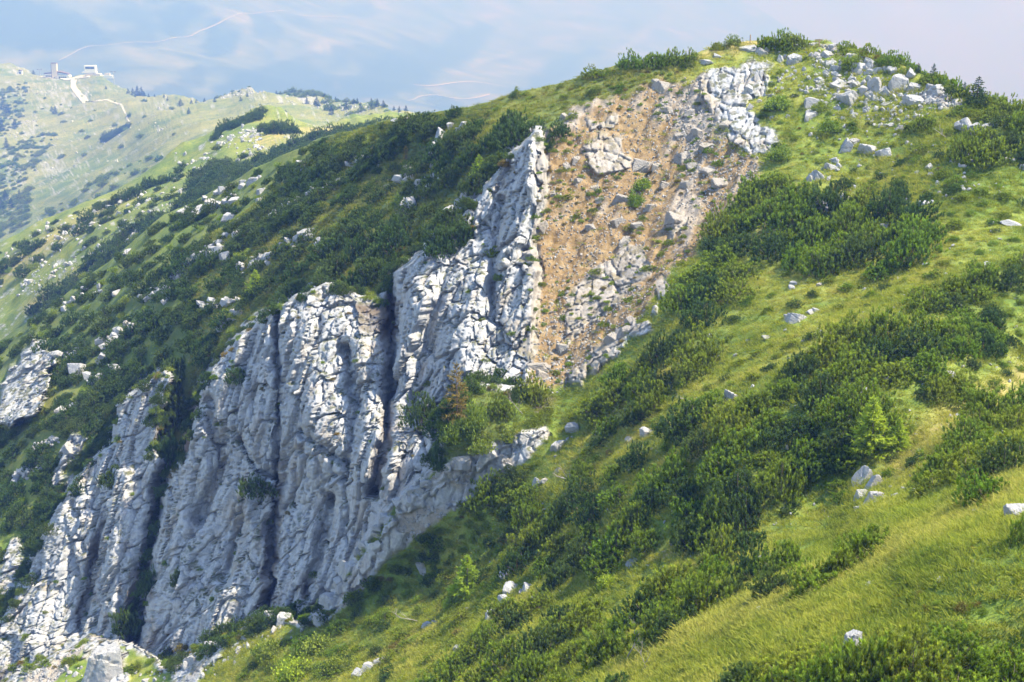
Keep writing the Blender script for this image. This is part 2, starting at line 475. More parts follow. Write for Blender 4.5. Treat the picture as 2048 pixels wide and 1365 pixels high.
GRAVELS = [[(1092,850),(1040,868),(960,895),(880,940),(810,1000),(760,1080),(700,1160),(650,1240),(700,1205),(770,1120),(850,1060),(930,1010),(990,965),(1070,905),(1098,875)],
           [(30,1375),(110,1310),(190,1265),(208,1272),(150,1320),(100,1370)],
           [(510,1256),(545,1215),(572,1203),(560,1225),(522,1258)],
           [(1820,190),(1870,185),(1925,205),(1920,222),(1850,212)],
           [(1640,92),(1660,90),(1760,130),(1750,138)]]
EARTHS = [[(760,600),(780,560),(795,600),(786,700),(776,860),(758,940),(745,930),(765,800)],
          [(540,1000),(560,900),(570,910),(556,1060),(545,1200),(530,1230),(528,1180)],
          [(700,600),(770,610),(770,660),(720,665)],
          [(195,1050),(215,1030),(190,1130),(165,1250),(145,1260),(170,1140)],
          [(255,1150),(300,1120),(310,1190),(260,1260),(235,1240)],
          [(1060,790),(1120,790),(1110,815),(1070,830)]]
CLEFTS = [([(778,545),(786,640),(780,760),(768,880),(742,985)], 11, 5.0), ([(556,630),(565,760),(562,860),(548,1000),(542,1180),(526,1245)], 7, 3.0),
          ([(345,900),(318,990),(296,1100),(262,1290)], 13, 6.0), ([(212,1020),(190,1120),(156,1260)], 8, 2.2), ([(420,800),(440,930),(400,1040)], 14, 2.5),
          ([(690,700),(705,820),(690,960)], 12, 2.0), ([(930,470),(880,560),(850,700)], 12, 1.6), ([(1005,400),(985,520),(990,640)], 10, 1.8), ([(640,640),(600,760)], 8, 1.5),
          ([(600,860),(640,900),(700,930)], 8, 1.6), ([(660,1000),(640,1120),(610,1190)], 12, 2.4), ([(480,880),(530,950),(560,960)], 10, 2.5), ([(480,1050),(450,1160)], 16, 3.0)]
RIDGES = [([(842,590),(806,690),(790,800),(760,930)], 24, 1.9), ([(1060,285),(1060,400),(1010,520)], 16, 2.2), ([(600,640),(625,760),(640,900),(620,1050)], 36, 1.4),
          ([(440,750),(398,880),(365,1020),(340,1200)], 28, 1.5), ([(950,560),(930,660),(925,740)], 26, 1.6), ([(130,1000),(105,1120),(70,1280)], 36, 1.4),
          ([(250,950),(225,1080),(215,1220)], 22, 2.0), ([(510,960),(500,1080),(430,1250)], 30, 1.6), ([(705,640),(735,760),(735,860)], 28, 1.5)]

BOT1, NBACK = 1560.0, 9
STEP1 = 2.5
cx1 = np.arange(-160, 2209, STEP1)
NR1 = 600
sky1 = np.interp(cx1, [p[0] for p in SKY1], [p[1] for p in SKY1])
tt = np.linspace(0, 1, NR1)
GX = np.broadcast_to(cx1[None, :], (NR1, len(cx1))).copy()
GY = sky1[None, :] + tt[:, None] * (BOT1 - sky1[None, :])
PXN = np.stack([GX / 30.0, GY / 30.0, np.zeros_like(GX)], -1)
edge_n = fbm(PXN, 4, 5) * 14.0

inv_h = np.maximum(HILL(GX, GY), 1 / 400.0)
inv_c = np.maximum(CLIFF_TPS(GX, GY), 1 / 400.0)
sd_c = poly_sd(GX, GY, CLIFF_POLY) + edge_n * 0.6
mc = sstep(-3, 5, sd_c)
Yb = 1.0 / (inv_h * (1 - mc) + inv_c * mc)
for pts, w, dpt in CLEFTS:
    d = line_d(GX + edge_n * 0.8, GY, pts)
    Yb = Yb + mc * dpt * np.exp(-(d / w) ** 2)
for pts, w, dpt in RIDGES:
    d = line_d(GX + edge_n, GY, pts)
    Yb = Yb - mc * dpt * np.exp(-(d / w) ** 2)
rock = sstep(-15, -8, sd_c)
for oi, pl in enumerate(OUTCROPS):
    s = sstep(-4, 4, poly_sd(GX, GY, pl) + edge_n * 1.7)
    rock = np.maximum(rock, s)
    Yb = Yb - (7.0 if oi == 0 else 0.6) * s * (1 - mc)
soil = sstep(-9, 9, poly_sd(GX, GY, SOIL) + edge_n * 2.0)
gravel = np.zeros_like(GX); earth = np.zeros_like(GX)
for pl in GRAVELS: gravel = np.maximum(gravel, sstep(-4, 4, poly_sd(GX, GY, pl) + edge_n * 0.4))
dwn = (GX - 1400) * -0.43 + (GY - 160) * 0.90; acr = (GX - 1400) * 0.90 + (GY - 160) * 0.43
streak = fbm(np.stack([acr / 16.0, dwn / 110.0, 0 * GX], -1), 4, 19)
sn = fbm(PXN * 0.5, 4, 15) * 0.7 + streak * 0.7
gravel = np.maximum(gravel, soil * 0.85 * sstep(-0.15, 0.45, sn + 0.55 * sstep(1230, 1420, GX) * sstep(520, 380, GY) + 0.5 * sstep(280, 200, GY) - 0.42))
for pl in EARTHS: earth = np.maximum(earth, sstep(-8, 10, poly_sd(GX, GY, pl) + edge_n * 0.8))
# grass and earth pockets on the cliff
P1 = pos(GX, GY, Yb)
rib = sstep(-4, 4, poly_sd(GX, GY, GRAVELS[0]) + edge_n * 0.5) * sstep(-0.12, 0.12, fbm(P1 / 2.6, 4, 37))
rock = np.maximum(rock, rib)
n1 = fbm(P1 / np.array([7.0, 7.0, 5.0]), 4, 31)
earth = earth * (0.35 + 0.65 * sstep(-0.3, 0.2, n1))

# base normals (towards the camera side), blurred so that blocks push out evenly
def grid_normals(P, blur=3):
    n = np.cross(np.gradient(P, axis=1), np.gradient(P, axis=0))
    n /= np.linalg.norm(n, axis=-1, keepdims=True) + 1e-9
    flip = (n * P).sum(-1, keepdims=True) > 0
    n = np.where(flip, -n, n)
    for _ in range(blur):
        q = np.pad(n, ((1, 1), (1, 1), (0, 0)), mode='edge')
        n = (q[1:-1, 1:-1] * 2 + q[:-2, 1:-1] + q[2:, 1:-1] + q[1:-1, :-2] + q[1:-1, 2:]) / 6
    return n / (np.linalg.norm(n, axis=-1, keepdims=True) + 1e-9)
OUT = np.array([-0.30, -0.92, 0.14]); OUT /= np.linalg.norm(OUT)   # the way the face looks: blocks stand out along it
N1 = np.broadcast_to(OUT, P1.shape)

# limestone blocks: tall joints leaning to the right at the top
block_id = np.zeros(GX.shape, np.int64)
sel = rock > 0.02
Q = P1[sel]
warp = np.stack([fbm(Q / 6.0, 3, 41), fbm(Q / 6.0, 3, 43), fbm(Q / 6.0, 3, 47)], -1)
lean = 0.22
def axes(Q, s, wv):
    a = Q[:, 0] - lean * Q[:, 2]; b = Q[:, 2] + 0.25 * Q[:, 0]; c = Q[:, 1]
    return np.stack([(a + warp[:, 0] * wv) / s[0], (c + warp[:, 1] * wv) / s[1], (b + warp[:, 2] * wv) / s[2]], -1)
disp = np.zeros(len(Q))
stretch = np.maximum(np.linalg.norm(np.gradient(P1, axis=1), axis=-1), np.linalg.norm(np.gradient(P1, axis=0), axis=-1)) / (STEP1 / F * P1[..., 1])
for _ in range(2): stretch[1:-1, 1:-1] = (stretch[1:-1, 1:-1] + stretch[:-2, 1:-1] + stretch[2:, 1:-1] + stretch[1:-1, :-2] + stretch[1:-1, 2:]) / 5
calm = 0.15 + 0.85 * sstep(8.0, 2.8, stretch[sel])          # faces seen edge-on carry less fine relief
small = sstep(150, 400, GX[sel]) * 0 + 1.0
for si, (s, wv, amp, tilt, jw, jd) in enumerate((((4.2, 6.0, 20.0), 1.0, 1.1, 0.9, 0.045, 0.8), ((1.5, 2.6, 5.5), 0.35, 0.85, 0.6, 0.05, 1.0), ((0.6, 1.1, 2.2), 0.15, 0.24, 0.2, 0.08, 0.34))):
    f1, f2, idn, off = voronoi(axes(Q, s, wv), 100 + 10 * si)
    r1 = (idn & 1023) / 1023.0; r2 = ((idn >> 10) & 1023) / 1023.0 - 0.5; r3 = ((idn >> 20) & 1023) / 1023.0 - 0.5
    joint = 1 - sstep(0.0, jw, f2 - f1)
    disp += (1.0 if si == 0 else calm) * (amp * (r1 - 0.5) + tilt * (r2 * off[:, 0] * 3.2 + r3 * off[:, 2] * 0.4 - 0.05 * (off ** 2).sum(1)) - jd * joint)
    if si == 1: block_id[sel] = idn + 1; jnt = joint
AX = axes(Q, (1.0, 1.0, 1.0), 0.6)
disp += 0.2 * (0.5 - np.abs(fbm(AX / np.array([3.2, 4.0, 15.0]), 3, 63)) * 1.6)          # tall ribs and runnels
disp += calm * 0.07 * fbm(AX / np.array([0.5, 0.7, 2.4]), 3, 65) + 0.06 * fbm(Q / 0.5, 2, 61)
outc = (1 - mc[sel])
disp *= rock[sel] * (1 - 0.5 * outc * (GX[sel] > 300)) * (0.25 + 0.75 * np.maximum(sstep(0, 14, sd_c[sel]), outc))
D = np.zeros(GX.shape); D[sel] = disp
P1 = P1 + N1 * D[..., None]
# scar: rills and lumps; grass: hummocks and terraces
gz = fbm(P1 / 7.0, 4, 71) * 0.55 + fbm(P1 / 1.6, 3, 77) * 0.14
P1[..., 2] += (1 - rock) * (1 - soil * 0.5) * gz
P1[..., 2] += soil * (1 - rock) * (fbm(P1 / np.array([1.3, 1.3, 3.5]), 4, 87) * 0.5 + streak * 0.45 + fbm(P1 / 0.5, 2, 91) * 0.12)
dry = np.zeros_like(GX)
for pl, w in (([(2100,935),(1900,1040),(1740,1130),(1540,1215),(1340,1285),(1260,1340)], 26), ([(1400,105),(1500,90),(1540,92)], 14),
              ([(1300,1110),(1390,1090)], 8), ([(2048,760),(1900,850),(1800,930)], 34), ([(1500,480),(1545,455)], 14), ([(1420,905),(1320,930)], 10)):
    dry = np.maximum(dry, np.exp(-(line_d(GX + edge_n, GY + edge_n, pl) / w) ** 2))
P1[..., 2] += gravel * (1 - rock) * (1 - soil) * (fbm(P1 / 1.2, 4, 93) * 0.6 + fbm(P1 / 0.4, 2, 94) * 0.12)
dull = np.maximum(sstep(1060, 960, GX) * sstep(1000, 900, GY), sstep(1420, 1300, GX) * sstep(300, 260, GY) * 0.8)  # darker, duller ground colour over the left slope and upper-left ridge
dull = np.clip(dull * (0.75 + 0.5 * fbm(P1 / 8.0, 3, 97)), 0, 1)
# back side of the ridge
back_d = np.array([2.5, 6, 11, 18, 28, 42, 60, 85, 120.0])
top = P1[0]
hd = np.stack([top[:, 0] * 0.3, top[:, 1]], -1); hd /= np.linalg.norm(hd, axis=1, keepdims=True)
rows = []
for d in back_d[::-1]:
    r = top.copy(); r[:, :2] += hd * d; r[:, 2] -= 0.22 * d + 0.0042 * d * d + 0.25
    r[:, 2] += fbm(r / 7.0, 3, 71) * 0.4
    rows.append(r)
V1 = np.concatenate([np.stack(rows), P1], 0)
def padb(a): return np.concatenate([np.repeat(a[:1] * 0, NBACK, 0), a], 0)
A1 = {'rock': padb(rock), 'soil': padb(soil), 'gravel': padb(gravel), 'earth': padb(earth), 'dry': padb(dry), 'dull': padb(dull)}
nr, nc = V1.shape[:2]
idx = np.arange(nr * nc).reshape(nr, nc)
quads = np.stack([idx[:-1, :-1], idx[1:, :-1], idx[1:, 1:], idx[:-1, 1:]], -1).reshape(-1, 4)
frock = padb(rock)[:-1, :-1].ravel()
fblock = np.concatenate([np.zeros((NBACK, nc), np.int64), block_id], 0)[:-1, :-1].ravel()
is_rock = frock > 0.5
VV = V1.reshape(-1, 3); AA = {k: v.ravel() for k, v in A1.items()}
def submesh(name, fsel, smooth):
    fs = quads[fsel]
    used, inv = np.unique(fs, return_inverse=True)
    return mesh_np(name, VV[used], inv.reshape(fs.shape), [M['terrain']], smooth, {k: v[used] for k, v in AA.items()})
hill = obj('hillside', submesh('hillside', ~is_rock, True))
tag(hill, 'steep grassy mountainside with an ochre landslide scar below the summit', kind='structure')
# the blocks that show largest are pieces of their own, the rest of the face stays one piece
ids, inv_i, cnt = np.unique(np.where(is_rock, fblock, 0), return_inverse=True, return_counts=True)
cnt[ids == 0] = 0
fx = np.concatenate([np.full((NBACK, nc), -999.0), GX], 0)[:-1, :-1].ravel()
fy = np.concatenate([np.full((NBACK, nc), -999.0), GY], 0)[:-1, :-1].ravel()
inview = (fx > 0) & (fx < 2048) & (fy > 0) & (fy < 1365)
cnt_v = np.bincount(inv_i, weights=inview, minlength=len(ids)); cnt_v[ids == 0] = 0
big = np.argsort(-cnt_v)[:285]
is_big = np.zeros(len(ids), bool); is_big[big] = True
piece = is_big[inv_i]
cliff = obj('cliff', submesh('cliff', is_rock & ~piece, True))
tag(cliff, 'tall jointed white limestone cliff dropping below the summit', kind='structure')
order = np.argsort(inv_i, kind='stable')
bounds = np.searchsorted(inv_i[order], np.arange(len(ids) + 1))
for b in big:
    fsel = order[bounds[b]:bounds[b + 1]]
    fsel = fsel[is_rock[fsel]]
    if len(fsel): obj('rock_block', submesh('rock_block', fsel, True), cliff)

def g1(px, py):
    """Point of the main hill seen at pixel (px, py)."""
    c = np.clip((px - cx1[0]) / STEP1, 0, len(cx1) - 1.001); i = int(c); u = c - i
    s = sky1[i] * (1 - u) + sky1[i + 1] * u
    r = np.clip((py - s) / (BOT1 - s) * (NR1 - 1), 0, NR1 - 1.001); j = int(r); v = r - j
    return ((P1[j, i] * (1 - u) + P1[j, i + 1] * u) * (1 - v) + (P1[j + 1, i] * (1 - u) + P1[j + 1, i + 1] * u) * v)
def at1(px, py, A):
    i = int(np.clip((px - cx1[0]) / STEP1, 0, len(cx1) - 1)); s = sky1[i]
    return A[int(np.clip((py - s) / (BOT1 - s) * (NR1 - 1), 0, NR1 - 1)), i]
def sky1_at(px): return float(np.interp(px, cx1, sky1))

# ================================================================== TERRAIN: ridges behind, far mountains
def sheet(name, ctrl, skyline, bottom, x0, x1, step, nrow, rough, attrs, label, back, mat, seed, far=1.0):
    ctrl = [(a, b, c * far) for a, b, c in ctrl]
    t = TPS(ctrl)
    cx = np.arange(x0, x1 + 1, float(step))
    sk = np.interp(cx, [p[0] for p in skyline], [p[1] for p in skyline])
    v = np.linspace(0, 1, nrow)
    gx = np.broadcast_to(cx[None], (nrow, len(cx))).copy()
    gy = sk[None] + v[:, None] * (bottom - sk[None])
    lo = min(c[2] for c in ctrl) * 0.5; hi = max(c[2] for c in ctrl) * 2
    Y = 1 / np.clip(t(gx, gy), 1 / hi, 1 / lo)
    P = pos(gx, gy, Y)
    for sc, am in rough:
        P[..., 2] += fbm(P / (sc * far), 4, seed) * am * far
    at = attrs(gx, gy, P)
    topr = P[0]; hd = topr[:, :2] / np.linalg.norm(topr[:, :2], axis=1, keepdims=True)
    rows = []
    for d in back[::-1]:
        r = topr.copy(); r[:, :2] += hd * d; r[:, 2] -= 0.3 * d + 0.3 * d * d / back[-1]
        rows.append(r)
    nb = len(back)
    V = np.concatenate([np.stack(rows), P], 0)
    n_, m_ = V.shape[:2]
    ix = np.arange(n_ * m_).reshape(n_, m_)
    q = np.stack([ix[:-1, :-1], ix[1:, :-1], ix[1:, 1:], ix[:-1, 1:]], -1).reshape(-1, 4)
    A = {k: np.concatenate([np.repeat(a[:1], nb, 0), a], 0).ravel() for k, a in at.items()}
    o = obj(name, mesh_np(name, V.reshape(-1, 3), q, [mat], True, A))
    tag(o, label, kind='structure')
    def g(px, py):
        c = np.clip((px - cx[0]) / step, 0, len(cx) - 1.001); i = int(c); u = c - i
        s = sk[i] * (1 - u) + sk[i + 1] * u
        r = np.clip((py - s) / (bottom - s) * (nrow - 1), 0, nrow - 1.001); j = int(r); w = r - j
        return ((P[j, i] * (1 - u) + P[j, i + 1] * u) * (1 - w) + (P[j + 1, i] * (1 - u) + P[j + 1, i + 1] * u) * w)
    g.sky = lambda px: float(np.interp(px, cx, sk))
    return g

def zero_attrs(gx):
    return {k: np.zeros_like(gx) for k in ('rock', 'soil', 'gravel', 'earth', 'dry', 'dull')}

def attrs2(gx, gy, P):
    a = zero_attrs(gx); n = fbm(P / 9.0, 4, 201); n2 = fbm(P / 2.5, 3, 205)
    for pl, w in (([(520,285),(600,262),(680,258)], 12), ([(560,300),(660,275),(740,262)], 10), ([(650,290),(760,268)], 8), ([(420,395),(330,460),(200,540),(60,620)], 16), ([(0,560),(120,480),(260,390)], 20)):
        a['dry'] = np.maximum(a['dry'], np.exp(-(line_d(gx, gy, pl) / w) ** 2))
    a['dull'] = 0.45 + 0.4 * n
    a['rock'] = sstep(0.28, 0.4, n2) * sstep(-0.1, 0.2, n) * 0.9
    return a
SKY2 = [(-200,610),(0,490),(80,448),(160,408),(240,370),(320,330),(380,295),(420,268),(470,238),(520,215),(545,214),(580,232),(640,248),(700,236),(760,232),(820,232),(900,232),(1000,240)]
g2 = sheet('middle_ridge', [(545,215,430),(470,238,420),(380,295,400),(240,370,380),(0,490,370),(-200,610,360),(700,236,420),(900,240,400),(600,290,330),(500,340,300),(400,400,285),(250,500,285),
                            (0,680,290),(800,280,300),(1000,300,300),(700,270,330),(0,900,230),(500,600,235),(900,600,230),(-200,900,260)],
           SKY2, 900, -200, 1000, 4, 150, [(30.0, 3.0), (7.0, 0.7)], attrs2, 'green shoulder with dry grass strips behind the cliff', [8, 20, 40, 70, 110, 160.0], M['terrain'], 211, 1.25)

def attrs3(gx, gy, P):
    a = zero_attrs(gx); n = fbm(P / 30.0, 4, 301); n2 = fbm(P / 6.0, 3, 305)
    blobs = [(120,200,60,26),(60,260,40,22),(480,190,60,14),(620,200,60,14),(330,208,26,8),(700,215,50,10),(560,205,26,8),(40,140,30,10),(120,330,60,30),(250,165,20,8),(175,180,10,14),(20,350,30,30)]
    r = np.zeros_like(gx)
    for bx, by, rx, ry in blobs:
        r = np.maximum(r, np.exp(-((gx - bx) / rx) ** 2 - ((gy - by) / ry) ** 2))
    a['rock'] = sstep(0.18, 0.34, n2 + r * 0.42 - 0.22)
    a['dry'] = sstep(-0.25, 0.35, n + 0.3 * np.exp(-((gy - 250) / 60.0) ** 2)) * 0.38
    a['gravel'] = np.maximum(a['gravel'], 0)
    return a
SKY3 = [(-200,150),(-60,135),(0,124),(20,124),(45,132),(70,146),(90,152),(130,156),(170,153),(200,154),(225,165),(260,180),(300,190),(350,192),(400,194),(430,188),(460,180),(490,178),(520,186),
        (545,194),(580,190),(620,192),(660,200),(700,208),(740,214),(790,224),(830,234),(900,245),(1000,260)]
g3 = sheet('station_ridge', [(0,124,1450),(150,155,1400),(200,155,1350),(300,190,1150),(420,190,1000),(490,178,950),(600,192,850),(700,208,760),(830,234,620),(1000,260,560),(-200,150,1500),
                             (0,200,1250),(150,200,1200),(0,300,950),(150,260,1000),(300,230,900),(250,300,760),(100,400,720),(0,480,680),(450,230,760),(400,270,640),(600,230,680),(800,250,560),
                             (-200,350,900),(-200,520,650),(200,420,560),(500,300,500),(800,400,430),(0,640,520),(1000,500,420),(-200,700,520)],
           SKY3, 700, -200, 1000, 4, 160, [(70.0, 7.0), (18.0, 1.6)], attrs3, 'long pale meadow ridge carrying the lift station', [20, 50, 100, 180, 300, 450.0], M['meadow'], 311, 1.75)

def make_far_mat():
    m = NT('far_slopes'); v = world_vec(m)
    mead = m.ramp(m.noise(0.0024, 5, 0.6, v), [(0.35, (0.035, 0.06, 0.024)), (0.55, (0.085, 0.108, 0.05)), (0.7, (0.16, 0.16, 0.09))])
    mead = m.mix(m.range(m.noise(0.007, 4, 0.7, v), 0.66, 0.76, 0, 0.5), mead, (0.2, 0.19, 0.165))
    col = m.mix(m.attr('dark_patches'), mead, m.mix(m.noise(0.03, 4, 0.7, v), (0.012, 0.028, 0.016), (0.03, 0.055, 0.028)))
    col = m.mix(m.attr('pale'), col, (0.34, 0.32, 0.28))
    m.bsdf(col, 1.0, m.noise(0.02, 5, 0.7, v), 0.25, 20.0)
    return m.m
M['far'] = make_far_mat()
def attrs4(gx, gy, P):
    n = fbm(np.stack([gx / 90, gy / 45, 0 * gx], -1), 5, 401); n2 = fbm(np.stack([gx / 26, gy / 16, 0 * gx + 5], -1), 4, 407)
    f = np.zeros_like(gx)
    for pl in ([(-60,20),(100,22),(180,50),(225,80),(230,130),(150,140),(60,130),(-60,110)], [(400,240),(470,170),(560,135),(640,150),(690,170),(800,110),(900,70),(1000,40),(960,110),(830,200),(700,240)],
               [(-100,-60),(120,-40),(60,10),(-100,0)], [(980,250),(1080,150),(1180,90),(1220,100),(1120,190)], [(420,60),(480,90),(430,140),(390,110)], [(300,40),(380,20),(420,50),(340,80)]):
        f = np.maximum(f, sstep(-8, 10, poly_sd(gx, gy, pl) + n2 * 16))  # darker green patches coloured onto the far slopes
    f = np.maximum(f * 0.95, sstep(0.08, 0.3, n) * 0.75)
    pale = sstep(0.56, 0.7, n2 + 0.3 * n) * 0.2
    for pl, w in (([(1060,110),(1110,70)], 4), ([(940,135),(1060,102)], 4), ([(1215,110),(1300,70)], 4), ([(550,130),(620,122),(700,118)], 5), ([(255,110),(275,125)], 4)):
        pale = np.maximum(pale, np.exp(-(line_d(gx + n2 * 8, gy + n * 8, pl) / w) ** 2) * sstep(-0.4, 0.2, n2) * 0.35)
    return {'dark_patches': f, 'pale': pale * (1 - f * 0.6)}
g4 = sheet('far_mountainside', [(-300,-200,5200),(-300,100,4200),(-300,400,2600),(200,-200,6000),(200,100,4300),(200,400,2600),(600,-200,8500),(600,0,6400),(600,150,4700),(600,400,2700),(1000,-200,12500),
                                (1000,0,9000),(1000,150,6000),(1000,400,3000),(1500,0,11500),(1500,150,8200),(1500,500,3600),(2350,200,9000),(2350,600,3600)],
           [(-400,-210),(300,-200),(700,-170),(1100,-110),(1350,-50),(1500,10),(1650,90),(2048,240),(2440,350)], 900, -400, 2440, 8, 150, [(1400.0, 120.0), (420.0, 22.0)], attrs4,
           'hazy far mountainside with dark patches, pastures and a pale road', [200, 500, 1000, 2000.0], M['far'], 411, 1.7)
vf = MB(); vf.v = [(-40000, 2500, -2700), (40000, 2500, -2700), (50000, 21500, -2700), (-50000, 21500, -2700)]; vf.f = [(0, 1, 2, 3)]
tag(vf.build('valley_ground', M['far']), 'distant valley ground beneath the ridges', kind='structure')

# haze: even air round everything
hz = MB(); hz.box((0, 10900, -1190), (110000, 22200, 3040))
hm = NT('valley_air')
pv = hm.n('ShaderNodeVolumePrincipled')
pv.inputs['Color'].default_value = HAZE_COLOR + (1,)
pv.inputs['Absorption Color'].default_value = HAZE_ABSORB + (1,)
pv.inputs['Density'].default_value = HAZE_DENSITY
pv.inputs['Anisotropy'].default_value = 0.0
hm.l(pv.outputs[0], hm.out.inputs['Volume'])
tag(hz.build('haze', hm.m), 'thin blue summer haze filling the valley air', kind='stuff')

# bank of bright cloud closing the view beyond the air
cgx, cgy = np.meshgrid(np.linspace(-36000, 36000, 200), np.linspace(0, 1, 60))
cz = -5200 + cgy * 10500
cyy = 24500 + cgy * 9000
cp = np.stack([cgx, cyy, cz], -1)
puff = fbm(cp / 2600.0, 5, 951)
cp[..., 1] -= puff * 1500 * (0.5 + 0.5 * cgy); cp[..., 2] += fbm(cp / 1700.0, 4, 955) * 500
cp[..., 1] = np.maximum(cp[..., 1], 22300)
ixc = np.arange(cgx.size).reshape(cgx.shape)
qc = np.stack([ixc[:-1, :-1], ixc[:-1, 1:], ixc[1:, 1:], ixc[1:, :-1]], -1).reshape(-1, 4)
cm = NT('cloud'); cm.bsdf((0.22, 0.25, 0.28), 1.0, spec=0.0)
tag(obj('sky_cloud', mesh_np('sky_cloud', cp.reshape(-1, 3), qc, [cm.m], True)), 'bank of pale summer cloud behind the mountains', kind='structure')
# ================================================================== PLANT AND ROCK SHAPES
def unit(v): return v / (np.linalg.norm(v, axis=-1, keepdims=True) + 1e-9)

def needle_tris(rng, base, axis, length, width):
    """Thin triangular blades: (n,3) bases, directions, lengths, widths."""
    side = unit(np.cross(axis, unit(rng.normal(size=axis.shape))))
    w = (np.asarray(width) * 0.5)[:, None] if np.ndim(width) else width * 0.5
    return np.stack([base + side * w, base - side * w, base + axis * length[:, None]], 1)

def shoots_to_mesh(name, rng, tips, axes_, slen, n, nlen, nwid, tipw, mat, spread=0.8):
    """Shoots (leader axes) clothed in n needles each."""
    S = len(tips)
    t = rng.random((S, n)) ** 0.8
    rad = rng.normal(size=(S, n, 3)); rad -= (rad * axes_[:, None]).sum(-1, keepdims=True) * axes_[:, None]
    rad = unit(rad)
    base = tips[:, None] - axes_[:, None] * (slen[:, None] * (1 - t))[..., None] + rad * 0.01
    d = unit(axes_[:, None] * (0.55 + 0.5 * t[..., None]) + rad * spread)
    L = nlen * (0.75 + 0.5 * rng.random((S, n)))
    T = needle_tris(rng, base.reshape(-1, 3), d.reshape(-1, 3), L.ravel(), np.full(S * n, nwid))
    V = T.reshape(-1, 3); Fc = np.arange(len(V)).reshape(-1, 3)
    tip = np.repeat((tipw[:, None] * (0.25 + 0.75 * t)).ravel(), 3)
    return mesh_np(name, V, Fc, [mat], False, {'tip': tip})

def branches_mesh(name, rng, tips, k, mat, r0=0.04, crook=0.12):
    mb = MB()
    for i in rng.choice(len(tips), min(k, len(tips)), replace=False):
        e = tips[i]; b = np.array([e[0] * 0.12, e[1] * 0.12, -0.15])
        p = [b]
        for s in (0.35, 0.7, 0.97):
            q = b + (e - b) * s; q[2] -= 0.25 * (1 - s) * s * abs(e[2]); p.append(q + rng.normal(size=3) * crook * s * (1 - s) * 3)
        mb.tube(p, [r0, r0 * 0.75, r0 * 0.5, r0 * 0.25], 5)
    return mb.mesh(name, mat, True)

def mugo(seed, Rr=1.25, Hh=1.25, shoots=320, inner=130, mat='mugo'):
    rng = np.random.default_rng(seed)
    def dome(n, shell):
        d = unit(rng.normal(size=(n, 3))); d[:, 2] = np.abs(d[:, 2]) * 1.0 - 0.12
        d = unit(d)
        lump = 1 + 0.46 * vnoise(d * 2.3 + seed * 3.7, seed) + 0.22 * vnoise(d * 4.7 + seed, seed + 1)
        r = lump * (shell[0] + (shell[1] - shell[0]) * rng.random(n))
        return d, d * r[:, None] * np.array([Rr, Rr, Hh]) + np.array([0, 0, 0.12])
    d1, t1 = dome(shoots, (0.86, 1.08)); d2, t2 = dome(inner, (0.45, 0.82))
    tips = np.concatenate([t1, t2]); dd = np.concatenate([d1, d2])
    ax = unit(dd * 0.55 + np.array([0, 0, 1.0]) + rng.normal(size=dd.shape) * 0.18)
    sl = 0.2 + 0.14 * rng.random(len(tips))
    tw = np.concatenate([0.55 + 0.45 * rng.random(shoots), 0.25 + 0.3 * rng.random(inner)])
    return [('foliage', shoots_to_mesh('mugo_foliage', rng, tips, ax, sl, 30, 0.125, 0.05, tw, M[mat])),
            ('branch', branches_mesh('mugo_branch', rng, tips, 12, M['bark']))]

def leafy(seed, Rr, Hh, n, mat, leaf=0.13, k=9):
    """Rounded leafy shrub: leaves in clumps on twigs."""
    rng = np.random.default_rng(seed)
    nc = 34
    d = unit(rng.normal(size=(nc, 3))); d[:, 2] = np.abs(d[:, 2]); d = unit(d)
    c = d * (0.45 + 0.5 * rng.random((nc, 1))) * np.array([Rr, Rr, Hh])
    w = rng.integers(0, nc, n)
    p = c[w] + rng.normal(size=(n, 3)) * 0.17 * Rr
    p[:, 2] = np.abs(p[:, 2])
    ax = unit(rng.normal(size=(n, 3)) + d[w] * 0.9 + np.array([0, 0, 0.5]))
    side = unit(np.cross(ax, rng.normal(size=(n, 3))))
    L = leaf * (0.7 + 0.6 * rng.random((n, 1)))
    V = np.stack([p, p + ax * L * 0.5 + side * L * 0.35, p + ax * L, p + ax * L * 0.5 - side * L * 0.35], 1).reshape(-1, 3)
    tip = np.repeat(np.clip(0.25 + 0.75 * rng.random(n), 0, 1), 4)
    me = mesh_np('shrub_foliage', V, np.arange(len(V)).reshape(-1, 4), [M[mat]], False, {'tip': tip})
    return [('foliage', me), ('branch', branches_mesh('shrub_branch', rng, c, k, M['bark'], 0.025))]

